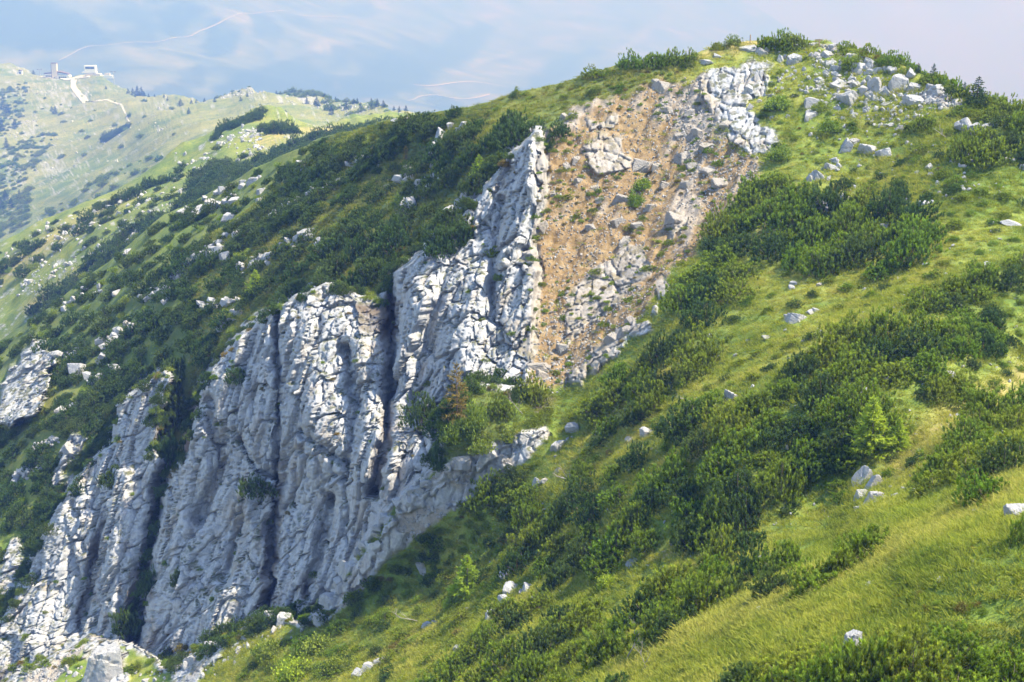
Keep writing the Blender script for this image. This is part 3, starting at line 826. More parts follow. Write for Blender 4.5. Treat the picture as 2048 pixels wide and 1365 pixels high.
def conifer(seed, Hh, Rr, mat, whorls=15, per=9, droop=0.25, dens=1.0, taper=1.0, nl=0.16, nw=0.05):
    rng = np.random.default_rng(seed)
    B, A, Ln = [], [], []
    tips = []
    for i in range(whorls):
        f = (i + 0.6) / whorls
        z = Hh * (0.06 + 0.92 * f); rr = Rr * (1 - f) ** taper * (0.8 + 0.4 * rng.random()) + 0.05 * Hh * 0.3
        for k in range(per):
            a = rng.random() * 6.283
            e = np.array([math.cos(a), math.sin(a), -droop + 0.5 * f]); e /= np.linalg.norm(e)
            ln = rr * (0.75 + 0.5 * rng.random())
            m = max(5, int(16 * dens * ln / Rr + 4))
            t = rng.random(m) ** 0.7
            p = np.array([0, 0, z]) + e * (t * ln)[:, None]; p[:, 2] += 0.12 * ln * t ** 2
            dirs = unit(e + rng.normal(size=(m, 3)) * 0.55 + np.array([0, 0, 0.1]))
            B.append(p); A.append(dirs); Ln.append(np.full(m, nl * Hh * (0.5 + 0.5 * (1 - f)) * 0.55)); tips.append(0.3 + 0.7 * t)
    m = 14
    B.append(np.array([0, 0, Hh * 0.9]) + np.array([0, 0, Hh * 0.1]) * rng.random((m, 1))); A.append(unit(rng.normal(size=(m, 3)) * 0.4 + np.array([0, 0, 1.0]))); Ln.append(np.full(m, 0.06 * Hh)); tips.append(np.ones(m))
    B, A, Ln, tips = map(np.concatenate, (B, A, Ln, tips))
    T = needle_tris(rng, B, A, Ln, np.full(len(B), nw * Hh * 0.5))
    V = T.reshape(-1, 3)
    me = mesh_np('conifer_crown', V, np.arange(len(V)).reshape(-1, 3), [M[mat]], False, {'tip': np.repeat(tips, 3)})
    mb = MB(); mb.tube([(0, 0, -0.3), (0.02 * Hh, 0, Hh * 0.4), (0, 0.01 * Hh, Hh * 0.97)], [Hh * 0.022, Hh * 0.015, Hh * 0.004], 7)
    return [('crown', me), ('trunk', mb.mesh('conifer_trunk', M['bark'], True))]

def icosphere(sub):
    import bmesh
    bm = bmesh.new(); bmesh.ops.create_icosphere(bm, subdivisions=sub, radius=1.0)
    V = np.array([v.co[:] for v in bm.verts]); Fc = np.array([[v.index for v in f.verts] for f in bm.faces]); bm.free()
    return V, Fc

def rock_mesh(seed, sub=4, cuts=13, rough=0.05):
    """Block of limestone: a ball cut by planes, with bedding cracks and a rough skin."""
    rng = np.random.default_rng(seed)
    V, Fc = icosphere(sub)
    n = np.concatenate([np.eye(3), -np.eye(3)]) + rng.normal(size=(6, 3)) * 0.24
    n = unit(np.concatenate([n, rng.normal(size=(cuts - 6, 3))]))
    dist = np.concatenate([0.52 + 0.22 * rng.random(6), 0.62 + 0.25 * rng.random(cuts - 6)])
    r = np.min(np.where((V @ n.T) > 0.05, dist / np.maximum(V @ n.T, 0.05), 9.0), axis=1)
    r = np.minimum(r, 1.1)
    r = r * (1 + rough * fbm(V * 2.5 + seed, 3, seed)) + rough * 0.5 * fbm(V * 7.0 + seed, 2, seed + 5)
    if sub > 2:
        for _ in range(2):
            k = unit(rng.normal(size=3)); o = rng.random() * 0.8 - 0.4
            r = r - 0.10 * np.exp(-(((V * r[:, None]) @ k - o + 0.05 * vnoise(V * 4, seed)) / 0.045) ** 2)
    return mesh_np('boulder', V * r[:, None], Fc, [M['rock']], False)

def tuft(seed, n=34, h=0.34, spread=0.2, w=0.045):
    rng = np.random.default_rng(seed)
    p = rng.normal(size=(n, 3)) * spread * np.array([1, 1, 0])
    ax = unit(np.stack([p[:, 0] * 2.0 + rng.normal(size=n) * 0.4, p[:, 1] * 2.0 + rng.normal(size=n) * 0.4, np.full(n, 0.7)], -1))
    T = needle_tris(rng, p - ax * 0.04, ax, h * (0.6 + 0.7 * rng.random(n)), np.full(n, w))
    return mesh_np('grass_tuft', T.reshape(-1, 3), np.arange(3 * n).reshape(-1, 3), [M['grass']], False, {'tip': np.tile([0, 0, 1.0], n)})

MUGO = [mugo(20 + i, 1.4 + 0.14 * (i % 3), 1.2 + 0.18 * ((i * 2) % 3)) for i in range(7)]
def remat(me, mat):
    c = me.copy(); c.materials[0] = mat; return c
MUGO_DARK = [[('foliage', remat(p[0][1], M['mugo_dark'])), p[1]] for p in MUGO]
SHRUB = [leafy(50 + i, 1.0, 0.95, 1900, 'shrub') for i in range(3)]
RUST = [leafy(56, 0.9, 0.9, 1500, 'rusty')]
LARCH = [conifer(60 + i, 1.0, 0.38, 'larch', 16, 13, 0.05, 1.5, 0.9, 0.17, 0.05) for i in range(2)]
SPRUCE = [conifer(70 + i, 1.0, 0.27 + 0.05 * i, 'spruce', 14, 9, 0.22, 1.0, 0.95) for i in range(3)]
RUSTY_TREE = [conifer(80, 1.0, 0.24, 'rusty', 13, 7, 0.15, 1.2, 0.8, 0.15, 0.03)]
ROCKS = [rock_mesh(90 + i, 4, 8 + i % 4, 0.03) for i in range(9)]
STONES = [rock_mesh(120 + i, 1, 8, 0.03) for i in range(6)]
def remat(me, mat):
    c = me.copy(); c.materials[0] = mat; return c
ROCKS_DUSTY = [remat(r, M['rock_dusty']) for r in ROCKS]
STONES += [remat(r, M['rock_dusty']) for r in STONES]     # 0-5 clean, 6-11 dusty
TUFTS = [tuft(140 + i, 34, 0.20 + 0.05 * (i % 3)) for i in range(5)]

def plant(name, parts, P, scale, rz, label, cat, group, tilt=(0, 0)):
    e = bpy.data.objects.new(name, None); e.empty_display_size = 0.2
    link(e); e.location = P; e.rotation_euler = (tilt[0], tilt[1], rz)
    e.scale = scale if hasattr(scale, '__len__') else (scale,) * 3
    for pn, me in parts: link(bpy.data.objects.new(pn, me), e)
    return tag(e, label, cat, group)

def instancer(name, pts, rots, scales, pick, meshes, label, extra=None):
    """One object of kind stuff that repeats small meshes over given points."""
    c = bpy.data.collections.new(name + '_source')
    for i, me in enumerate(meshes):
        c.objects.link(bpy.data.objects.new('%s_source_%02d' % (name, i), me))
    me = bpy.data.meshes.new(name)
    n = len(pts)
    me.vertices.add(n); me.vertices.foreach_set('co', np.asarray(pts, np.float32).ravel())
    a = me.attributes.new('rot', 'FLOAT_VECTOR', 'POINT'); a.data.foreach_set('vector', np.asarray(rots, np.float32).ravel())
    a = me.attributes.new('scl', 'FLOAT_VECTOR', 'POINT'); a.data.foreach_set('vector', np.asarray(scales, np.float32).ravel())
    a = me.attributes.new('pick', 'INT', 'POINT'); a.data.foreach_set('value', np.asarray(pick, np.int32))
    for nm, vals in (extra or {}).items():
        a = me.attributes.new(nm, 'FLOAT', 'POINT'); a.data.foreach_set('value', np.asarray(vals, np.float32))
    o = obj(name, me)
    g = bpy.data.node_groups.new(name, 'GeometryNodeTree')
    g.interface.new_socket('Geometry', in_out='INPUT', socket_type='NodeSocketGeometry')
    g.interface.new_socket('Geometry', in_out='OUTPUT', socket_type='NodeSocketGeometry')
    N = g.nodes.new; gi = N('NodeGroupInput'); go = N('NodeGroupOutput'); ip = N('GeometryNodeInstanceOnPoints'); ci = N('GeometryNodeCollectionInfo')
    ci.inputs['Collection'].default_value = c; ci.inputs['Separate Children'].default_value = True; ci.inputs['Reset Children'].default_value = True
    def na(nm, typ):
        x = N('GeometryNodeInputNamedAttribute'); x.data_type = typ; x.inputs[0].default_value = nm; return x.outputs[0]
    L = g.links.new
    L(gi.outputs[0], ip.inputs['Points']); L(ci.outputs[0], ip.inputs['Instance']); ip.inputs['Pick Instance'].default_value = True
    L(na('pick', 'INT'), ip.inputs['Instance Index'])
    er = N('FunctionNodeEulerToRotation'); L(na('rot', 'FLOAT_VECTOR'), er.inputs[0]); L(er.outputs[0], ip.inputs['Rotation'])
    L(na('scl', 'FLOAT_VECTOR'), ip.inputs['Scale']); L(ip.outputs[0], go.inputs[0])
    md = o.modifiers.new('scatter', 'NODES'); md.node_group = g
    return tag(o, label, kind='stuff')

def join_parts(parts):
    """Foliage and branches of one plant as one mesh with two materials (for massed cover)."""
    import bmesh
    bm = bmesh.new(); out = bpy.data.meshes.new('cover_plant')
    nf = 0
    for i, (_, me) in enumerate(parts):
        bm.from_mesh(me); bm.faces.ensure_lookup_table()
        for f in bm.faces[nf:]: f.material_index = i
        nf = len(bm.faces)
    bm.to_mesh(out); bm.free()
    for _, me in parts: out.materials.append(me.materials[0])
    return out
COVER = [join_parts(p) for p in MUGO + SHRUB + RUST + SPRUCE + MUGO_DARK]     # 0-6 mugo, 7-9 shrub, 10 rust, 11-13 spruce, 14-20 dark mugo
# ================================================================== BOULDERS AND STONES
def conv(lst, ox, oy, k): return [(ox + a / k, oy + b / k, w / k, h / k) for a, b, w, h in lst]
CLUSTERS = [
    ('along the summit ridge path', conv([(125,135,90,40),(250,210,100,90),(160,220,90,60),(300,150,70,50),(270,315,80,50),(340,360,100,80),(560,350,110,90),(550,395,60,60),(650,340,90,70),(640,395,70,70),
        (710,380,90,70),(790,360,70,70),(640,290,100,40),(470,220,90,60),(530,255,70,40),(850,375,80,90),(930,470,160,190),(1010,410,90,100),(700,510,110,150),(590,560,80,100),(780,560,110,110),(640,600,80,90),
        (690,620,50,60),(330,470,60,50),(370,520,150,70),(510,510,80,60),(450,640,110,170),(380,630,80,80),(1050,530,110,90),(1180,540,90,100),(1250,590,120,90),(1050,680,140,100),(960,670,70,60),(1170,670,70,60),
        (1440,660,110,80),(1080,790,110,40),(1300,710,60,40),(500,765,80,40),(610,735,50,40),(800,680,90,30)], 1600, 60, 4.571)),
    ('of the stacked pair below the summit', conv([(105,685,130,110),(115,785,130,100)], 1600, 60, 4.571)),
    ('on the grass right of the summit', conv([(1520,870,180,120),(1650,900,180,130),(1740,880,100,50),(430,1040,110,180),(500,1010,90,70),(620,1070,130,110),(775,1115,110,100),(310,1175,60,60),(290,1230,90,60),
        (160,1310,120,110),(100,1340,60,60),(1190,1270,60,60),(1410,1210,60,40),(1570,1215,40,40),(1930,1200,80,60),(2030,1260,50,80)], 1600, 60, 4.571)),
    ('around the top of the summit outcrop', conv([(810,330,240,90),(980,390,110,120),(1050,350,80,80),(380,420,110,50),(220,500,160,70),(1230,440,80,110),(1420,470,170,180),(1290,290,130,60),(1430,290,60,60),(1140,330,60,40),
        (1910,530,130,70),(1390,670,60,40),(1330,700,50,40),(1560,690,40,60),(1120,975,110,60),(960,1060,60,50),(1650,880,60,60),(830,1140,100,110),(1110,1290,50,60),(1340,1250,70,50),
        (910,1320,60,60),(940,670,80,160),(790,870,90,160)], 1380, 50, 6.827)),
    ('lying in the orange scar', [(1282,326,34,36),(1106,380,18,20),(1322,170,22,24),(1310,165,14,16),(1087,455,22,24),(1126,697,20,22),(1078,732,38,18),(1082,746,26,20),(1096,736,14,12),(1350,440,30,26),(1240,400,26,24),
        (1200,395,16,14),(1190,372,16,16),(1155,362,12,14),(1300,420,20,14),(1275,450,18,14),(1235,448,20,16),(1255,480,26,22),(1180,460,16,14),(1390,330,22,16),(1365,315,26,20),(1375,375,20,14),(1420,345,24,18),
        (1440,370,30,20),(1330,370,18,14),(1310,340,14,16),(1135,330,14,18),(1150,318,12,22),(1128,235,14,16),(1145,230,12,10),(1228,676,24,20),(1251,662,22,22),(1260,640,18,18),(1217,702,12,12),(1335,215,20,12),
        (1380,230,18,14),(1395,265,18,16),(1360,272,18,12),(1455,250,22,16),(1412,300,22,14)]),
    ('scattered on the slope below the summit', conv([(1230,50,40,50),(1215,85,50,25),(700,380,40,30),(685,410,25,40),(850,395,25,30),(720,575,110,60),(670,565,50,40),(800,530,40,40),(830,515,40,30),(545,680,60,25),(435,700,30,15),
        (210,680,25,25),(265,785,25,25),(360,775,30,25),(335,1030,60,90),(270,1090,40,60),(335,1130,60,50),(1835,265,45,30),(1475,250,30,20),(1130,600,25,20),(1040,655,30,12),
        (845,640,20,15),(670,820,25,30),(1595,905,70,25),(1665,1160,35,30),(1985,5,100,40)], 1348, 440, 2.923) + conv([(780,1270,60,30),(870,1200,70,80),(1000,1160,50,60),(1470,1210,60,30),(1340,1180,50,50)], 1348, 0, 2.923)),
    ('around the foot of the scar', conv([(1365,1210,80,60),(1270,1310,60,90),(1800,1260,70,60),(1700,1290,50,25),(1500,1240,30,25)], 680, 440, 2.923) + conv([(1155,185,40,50),(1205,175,40,25),(1275,115,40,25)], 680, 898, 2.923)),
    ('beside the dark lower hollow', conv([(985,740,70,50),(1000,830,80,70),(950,890,50,90),(1105,800,70,60),(1065,830,40,40),(1785,595,45,35),(1725,640,90,30),(900,970,110,40),(520,1030,80,40),(700,1160,60,30),(480,680,60,70),
        (560,1010,50,30),(170,1290,90,60),(110,1330,80,50),(230,1255,60,40)], 680, 898, 2.923)),
    ('of the tilted slabs beside the meadow', conv([(1110,150,66,150),(1175,180,76,110),(1100,255,90,70),(1165,270,80,130),(1085,330,50,60),(1185,310,40,60),(1240,280,60,40),(1300,265,40,40),(1350,215,50,50),(1420,240,70,40),(1265,370,30,50)], 1348, 898, 2.923)),
    ('in the yellow meadow', conv([(510,640,35,40),(575,625,25,45),(1230,605,60,40),(1270,560,40,25),(1370,620,30,50),(1545,520,40,25),(1515,620,20,20),(1560,595,30,20),(1625,580,45,18),(1290,700,70,25),(1180,795,120,32),
        (415,968,55,28),(465,955,40,20),(525,945,65,22),(2010,400,110,100),(1790,325,70,45),(1870,310,25,20),(1925,295,40,30),(1725,425,30,20),(1165,415,40,20)], 1348, 898, 2.923)),
    ('among the scrub left of the cliff', conv([(1060,300,60,60),(1110,260,60,70),(1150,215,40,60),(1260,180,80,60),(1320,220,50,80),(1390,90,50,90),(1385,30,40,80),(1580,70,60,40),(735,190,40,70),(620,235,40,50),(300,355,40,30),
        (970,470,50,40),(360,465,25,20),(690,415,60,30),(450,870,90,110),(540,950,60,60),(620,790,90,60),(410,1320,50,70),(350,1120,60,80),(1400,540,80,60),(1310,610,70,50),(1360,570,60,40),(430,1080,40,50)], 0, 440, 2.923)),
    ('beside the dark thicket above the pillar', conv([(590,780,60,90),(560,850,40,80),(650,730,40,50),(720,720,40,60),(690,755,30,30),(480,1080,60,60),(520,1110,60,90),(550,1030,40,40),(540,970,30,50),(590,1020,40,60),(400,1200,70,80),
        (350,1250,60,50),(735,1120,60,80),(800,1130,50,40),(950,960,30,40),(655,1240,50,110),(690,1180,40,50),(1120,1110,40,120)], 680, 0, 2.923)),
    ('in the white bands left of the pillar', conv([(70,1290,110,90),(230,1230,110,80),(380,1200,110,50),(350,1330,150,50),(200,1100,110,50),(290,1050,70,70),(450,1060,70,50),(530,1015,80,50),(610,1110,90,60),(600,1200,80,50),(840,960,80,50),
        (950,890,80,40),(170,960,80,40),(720,1300,60,40),(600,1350,60,40),(1900,1230,80,150),(1850,1310,80,60),(1990,1040,50,80),(1780,520,100,30),(1850,500,60,26),(1610,890,30,40)], 380, 120, 4.267)),
]
rngb = random.Random(9)
def band(pts, n, w0, w1, seed):
    rg = random.Random(seed); out = []
    for i in range(n):
        t = (i + rg.random()) / n * (len(pts) - 1); k = min(int(t), len(pts) - 2); f = t - k
        w = w0 + (w1 - w0) * rg.random() ** 1.5
        out.append((pts[k][0] + (pts[k + 1][0] - pts[k][0]) * f + rg.uniform(-6, 6), pts[k][1] + (pts[k + 1][1] - pts[k][1]) * f + rg.uniform(-5, 5), w, w * rg.uniform(0.5, 1.0)))
    return out
CLUSTERS += [('in the upper white band on the left slope', band([(365,425),(400,412),(440,402),(475,390)], 16, 9, 26, 1)), ('in the lower white band on the left slope', band([(350,560),(375,530),(400,510),(440,500)], 12, 9, 24, 2)),
             ('in the short white band near the dry strip', band([(410,395),(440,375),(480,362),(520,350)], 13, 7, 20, 3)), ('in the topmost white band left of the thicket', band([(560,360),(590,340),(615,328)], 9, 7, 18, 4)),
             ('along the left fringe of the gravel rib', band([(1060,862),(960,902),(880,945),(800,1000),(740,1080),(690,1150),(640,1235)], 30, 12, 34, 5)),
             ('at the rocky foot of the lower cliff', band([(350,1345),(400,1310),(450,1280),(520,1245),(580,1230)], 16, 12, 32, 6))]
# ================================================================== VEGETATION ON THE HILL
def pxm(P): return F / (P[1] * CT - P[2] * ST)          # photograph pixels per metre at a point

def scatter(poly, size, ground, spacing=1.0, ratio=0.55, seed=1, limit=4000, jitter=0.35):
    """Base pixels spread through a polygon, about `spacing` plant widths apart."""
    rng = np.random.default_rng(seed)
    xs = [p[0] for p in poly]; ys = [p[1] for p in poly]
    n = 3000
    c = np.stack([rng.uniform(min(xs), max(xs), n), rng.uniform(min(ys), max(ys), n)], -1)
    c = c[poly_sd(c[:, 0], c[:, 1], poly) > 0]
    acc = np.empty((len(c), 2)); k = 0
    for px, py in c:
        w = size * pxm(ground(px, py)) * spacing * (1 - jitter + 2 * jitter * rng.random())
        a = acc[:k]
        if k and ((((a[:, 0] - px) / w) ** 2 + ((a[:, 1] - py) / (w * ratio)) ** 2) < 1).any(): continue
        acc[k] = px, py; k += 1
        if k >= limit: break
    return [tuple(v) for v in acc[:k]]

# (where, polygon over the foliage in the photograph, width in metres, spacing)
THICKETS = [
    ('the thicket beside the orange scar', [(1425,470),(1490,378),(1587,350),(1600,400),(1540,440),(1500,500),(1470,600),(1400,660),(1340,655),(1385,570)], 3.3, 1.01),
    ('the broad thicket under the summit boulders', [(1560,445),(1622,425),(1707,378),(1793,388),(1860,440),(1880,495),(1827,519),(1690,553),(1587,543),(1545,505)], 3.3, 1.01),
    ('the dark thicket under the right skyline', [(1930,310),(1981,270),(2060,240),(2060,322),(1981,330)], 3.1, 0.99),
    ('the narrow band high on the right', [(1835,604),(1930,562),(2060,520),(2060,553),(1998,572),(1861,613)], 2.5, 0.99),
    ('the thicket around the yellow larch', [(1553,775),(1673,670),(1758,648),(1861,655),(1854,740),(1760,790),(1760,870),(1707,907),(1587,907),(1575,800)], 2.9, 0.99),
    ('the clump above the right meadow', [(1878,650),(1998,628),(2015,685),(1912,710)], 2.4, 1.04),
    ('the low clump beside the larch', [(1844,785),(1947,760),(1930,806),(1861,812)], 2.1, 1.04),
    ('the thicket right of the tilted slabs', [(1865,960),(1905,890),(1964,820),(2060,785),(2060,900),(1998,970),(1885,1000)], 2.4, 1.01),
    ('the thicket in mid slope', [(1348,838),(1440,800),(1536,818),(1560,890),(1460,920),(1382,910)], 2.7, 1.04),
    ('the long thicket below the scar', [(1180,800),(1250,740),(1330,690),(1400,690),(1420,740),(1340,800),(1260,850),(1190,860)], 2.9, 1.04),
    ('the clump above the grey gravel rib', [(972,990),(1010,955),(1067,968),(1067,1035),(1000,1020)], 2.5, 1.04),
    ('the largest thicket in the hollow', [(1025,1160),(1056,1080),(1090,1028),(1176,940),(1262,912),(1380,935),(1502,922),(1560,905),(1673,900),(1645,966),(1519,1015),(1433,1048),(1399,1100),(1340,1085),(1200,1155),(1073,1168)], 2.7, 1.06),
    ('the thicket edging the yellow meadow', [(1395,1150),(1405,1065),(1495,1032),(1540,1080),(1601,1120),(1690,1138),(1690,1160),(1587,1202),(1468,1226),(1348,1262),(1348,1180)], 2.4, 1.06),
    ('the lowest thicket of the slope', [(960,1262),(1022,1200),(1159,1210),(1262,1186),(1350,1170),(1350,1262),(1300,1300),(1240,1385),(844,1385),(920,1290)], 2.6, 1.06),
    ('the thicket in the bottom right corner', [(1775,1290),(1860,1276),(1930,1276),(2015,1305),(2070,1350),(2070,1420),(1690,1420),(1700,1340)], 1.3 * 1.9, 0.99),
    ('the clump left of the upright boulder', [(1505,1330),(1560,1325),(1640,1338),(1650,1410),(1500,1410)], 1.25 * 1.7, 0.99),
    ('the dark thicket above the white pillar', [(872,345),(895,280),(988,245),(1056,250),(1064,262),(1022,296),(978,372),(919,378)], 3.4, 0.99),
    ('the dark thicket on the cliff brow', [(650,540),(665,460),(720,440),(790,460),(830,450),(800,500),(770,560),(700,575)], 3.9, 0.94),
    ('the dark clump beside the upper cliff', [(845,470),(870,410),(930,420),(925,490),(880,500)], 2.9, 0.99),
]
PAIR = {'mugo': 0}
rngp = random.Random(5)
n_thing = 0
for where, poly, size, spc in THICKETS:
    pts = scatter(poly, size, g1, spc, 0.5, seed=len(where) * 7 + int(poly[0][0]))
    pts.sort()
    for i, (px, py) in enumerate(pts):
        P0 = g1(px, py); s = size / 3.0 * rngp.uniform(0.85, 1.25)
        P = g1(px, py + 0.32 * s * 1.5 * pxm(P0))
        k = rngp.randrange(7)
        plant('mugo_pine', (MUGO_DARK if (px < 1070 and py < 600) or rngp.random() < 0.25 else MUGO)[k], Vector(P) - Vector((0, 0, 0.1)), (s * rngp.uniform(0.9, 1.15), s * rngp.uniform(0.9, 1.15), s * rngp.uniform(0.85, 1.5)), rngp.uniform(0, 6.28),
              'dense mugo pine, %s from the left in %s' % (ordinal(i), where), 'shrub', 'mugo pines in ' + where)
        n_thing += 1
# single bushes that stand out: (px, base py, width px, height px, kind, label)
SINGLES = [
    (1740,1122,120,72,'mugo','lone rounded mugo pine with a long shadow in the yellow meadow'),
    (2046,1098,46,56,'mugo','mugo pine cut by the right edge beside the meadow'),
    (1530,98,44,30,'mugo','mugo pine, first of three on the very summit'),
    (1562,97,46,32,'mugo','mugo pine, middle one of three on the very summit'),
    (1592,96,44,30,'mugo','mugo pine, last of three on the very summit'),
    (1434,98,32,16,'mugo','low mugo pine left of the thin summit post'),
    (1466,93,32,18,'mugo','small mugo pine just beside the thin summit post'),
    (1262,132,46,26,'mugo','first mugo pine in the dark row on the left skyline'),
    (1305,130,52,28,'mugo','second mugo pine in the dark row on the left skyline'),
    (1345,126,50,26,'mugo','third mugo pine in the dark row on the left skyline'),
    (1382,120,32,20,'mugo','last mugo pine in the dark row on the left skyline'),
    (1185,154,40,18,'mugo','flat mugo pine on the left skyline, down from the dark row'),
    (1214,151,30,14,'mugo','small mugo pine between two groups on the left skyline'),
    (1032,194,14,14,'mugo','tiny mugo pine alone on the left skyline'),
    (850,842,74,56,'mugo','dark mugo pine hanging on the white cliff below the cleft'),
    (1066,800,58,44,'mugo','round green mugo pine at the foot of the orange scar'),
    (985,510,28,18,'mugo','small round mugo pine high on the white cliff'),
    (226,965,46,34,'mugo','mugo pine on the crest of the leftmost rock rib'),
    (152,988,34,26,'mugo','small mugo pine on the shoulder of the leftmost rock rib'),
    (296,1185,38,50,'mugo','dark mugo pine in the shaded gully of the lower cliff'),
    (348,1172,26,34,'mugo','small dark mugo pine on the shaded lower wall'),
    (250,1262,54,50,'mugo','dark mugo pine at the foot of the shaded gully'),
    (512,985,60,34,'mugo','ragged mugo pine on a ledge of the blue wall'),
    (480,760,40,30,'mugo','mugo pine on the cliff top above the blue wall'),
    (345,800,70,70,'mugo','dark mugo pine in the cleft between the two rock ribs, uppermost'),
    (340,860,80,80,'mugo','dark mugo pine in the cleft between the two rock ribs, middle'),
    (330,935,60,70,'mugo','dark mugo pine in the cleft between the two rock ribs, lowest'),
    (905,880,50,50,'shrub','leafy shrub under the browning tree on the cliff ledge'),
    (950,850,62,60,'shrub','big leafy shrub right of the browning tree on the ledge'),
    (1000,830,50,40,'mugo','mugo pine on the ledge below the white cliff foot'),
    (955,900,60,44,'shrub','grey-green shrub low on the cliff ledge'),
    (1010,880,56,36,'shrub','leafy shrub above the grey gravel rib'),
    (880,925,40,60,'mugo','dark mugo pine in the corner beside the lower white wall'),
    (590,1360,90,50,'bright','bright yellow-green shrub at the bottom left'),
    (540,1310,70,44,'shrub','leafy green shrub below the rock foot'),
    (640,1300,80,44,'shrub','leafy green shrub at the lower slope left of the larches'),
    (680,1350,70,44,'shrub','leafy green shrub at the bottom beside the bright one'),
    (965,1262,36,20,'bright','small yellow shrub above the lowest thicket'),
    (1218,1172,50,34,'bright','bright green young shrub below the largest thicket'),
    (1395,1060,34,26,'shrub','pale green shrub at the right tip of the largest thicket'),
    (1285,372,44,30,'shrub','green shrub below the rounded boulder in the scar'),
    (1270,405,40,34,'shrub','green shrub in the middle of the scar'),
    (1120,275,40,26,'mugo','dark low bush at the upper left rim of the scar'),
    (1095,300,30,30,'mugo','dark low bush beside the white pillar top'),
    (1850,255,54,28,'mugo','mugo pine on the grass below the summit path'),
    (1920,228,44,22,'mugo','flat mugo pine beside the pale summit path'),
    (1660,262,50,30,'shrub','leafy shrub right of the twin stacked boulders'),
    (1640,225,36,22,'shrub','small shrub beside the upper of the stacked boulders'),
    (1555,225,60,36,'shrub','dark green shrub under the summit outcrop'),
    (1560,320,54,36,'shrub','leafy shrub right of the lower summit outcrop'),
    (1700,135,50,24,'mugo','mugo pine amid the summit boulders'),
]
BRIGHT = [leafy(58, 1.0, 0.8, 1900, 'larch')]
for px, py, w, h, kind, lab in SINGLES:
    py = max(py, sky1_at(px) + 1)
    P = g1(px, py); s = pxm(P)
    parts = {'mugo': (MUGO_DARK if lab.startswith('dark') or px < 600 else MUGO)[rngp.randrange(7)], 'shrub': SHRUB[rngp.randrange(3)], 'bright': BRIGHT[0]}[kind]
    nat = {'mugo': (3.0, 1.55), 'shrub': (2.1, 1.1), 'bright': (2.1, 0.95)}[kind]
    sx = w / s / nat[0]
    plant('mugo_pine' if kind == 'mugo' else 'leafy_shrub', parts, Vector(P) - Vector((0, 0, 0.12)), (sx, sx, h / s / nat[1]), rngp.uniform(0, 6.28), lab, 'shrub', 'bushes standing alone')
# skyline row on the right
for i, t in enumerate(np.linspace(0, 1, 17)):
    px = 1692 + t * 360; py = sky1_at(px) + 2 + rngp.uniform(0, 7)
    P = g1(px, py); s = rngp.uniform(0.75, 1.15)
    plant('mugo_pine', MUGO[rngp.randrange(7)], Vector(P) + Vector((0, rngp.uniform(0.5, 2.5), -0.5)), (s, s, s * 1.2), rngp.uniform(0, 6.28),
          'mugo pine, %s from the left in the row along the right skyline' % ordinal(i), 'shrub', 'mugo pines along the right skyline')
# young trees
for px, py, h, kind, lab, nm in (
    (1740,912,125,'larch','yellow-green larch rising from the tall thicket','larch_tree'), (935,1195,92,'larch','feathery yellow-green larch on the lower slope','larch_tree'),
    (512,588,50,'larch','bright yellow-green larch on the dark slope above the cliff','larch_tree'), (1795,905,70,'larch','small larch close beside the tall yellow one','larch_tree'),
    (905,1215,50,'larch','small larch left of the feathery one','larch_tree'), (958,368,60,'mugo_l','green young larch in front of the dark pillar-top thicket','larch_tree'),
    (914,840,122,'rusty','browning conifer on the cliff ledge above the gravel rib','conifer_tree'), (812,330,38,'rusty','small brown conifer on the slope left of the pillar','conifer_tree'),
    (1955,206,52,'spruce','dark broad spruce on the right skyline','spruce_tree'), (1928,190,24,'spruce','small spruce left of the broad one on the right skyline','spruce_tree'),
    (1866,158,34,'spruce','taller of two dark young trees on the right skyline slope','spruce_tree'), (1836,142,22,'spruce','shorter of two dark young trees on the right skyline slope','spruce_tree')):
    py = max(py, sky1_at(px) + 1)
    P = g1(px, py); hm_ = h / pxm(P)
    parts = {'larch': LARCH[len(lab) % 2], 'mugo_l': LARCH[0], 'rusty': RUSTY_TREE[0], 'spruce': SPRUCE[2]}[kind]
    wx = 1.35 if 'broad' in lab else 1.0
    plant(nm, parts, Vector(P) - Vector((0, 0, 0.1)), (hm_ * wx, hm_ * wx, hm_), rngp.uniform(0, 6.28), lab, 'tree', 'young trees on the hill')

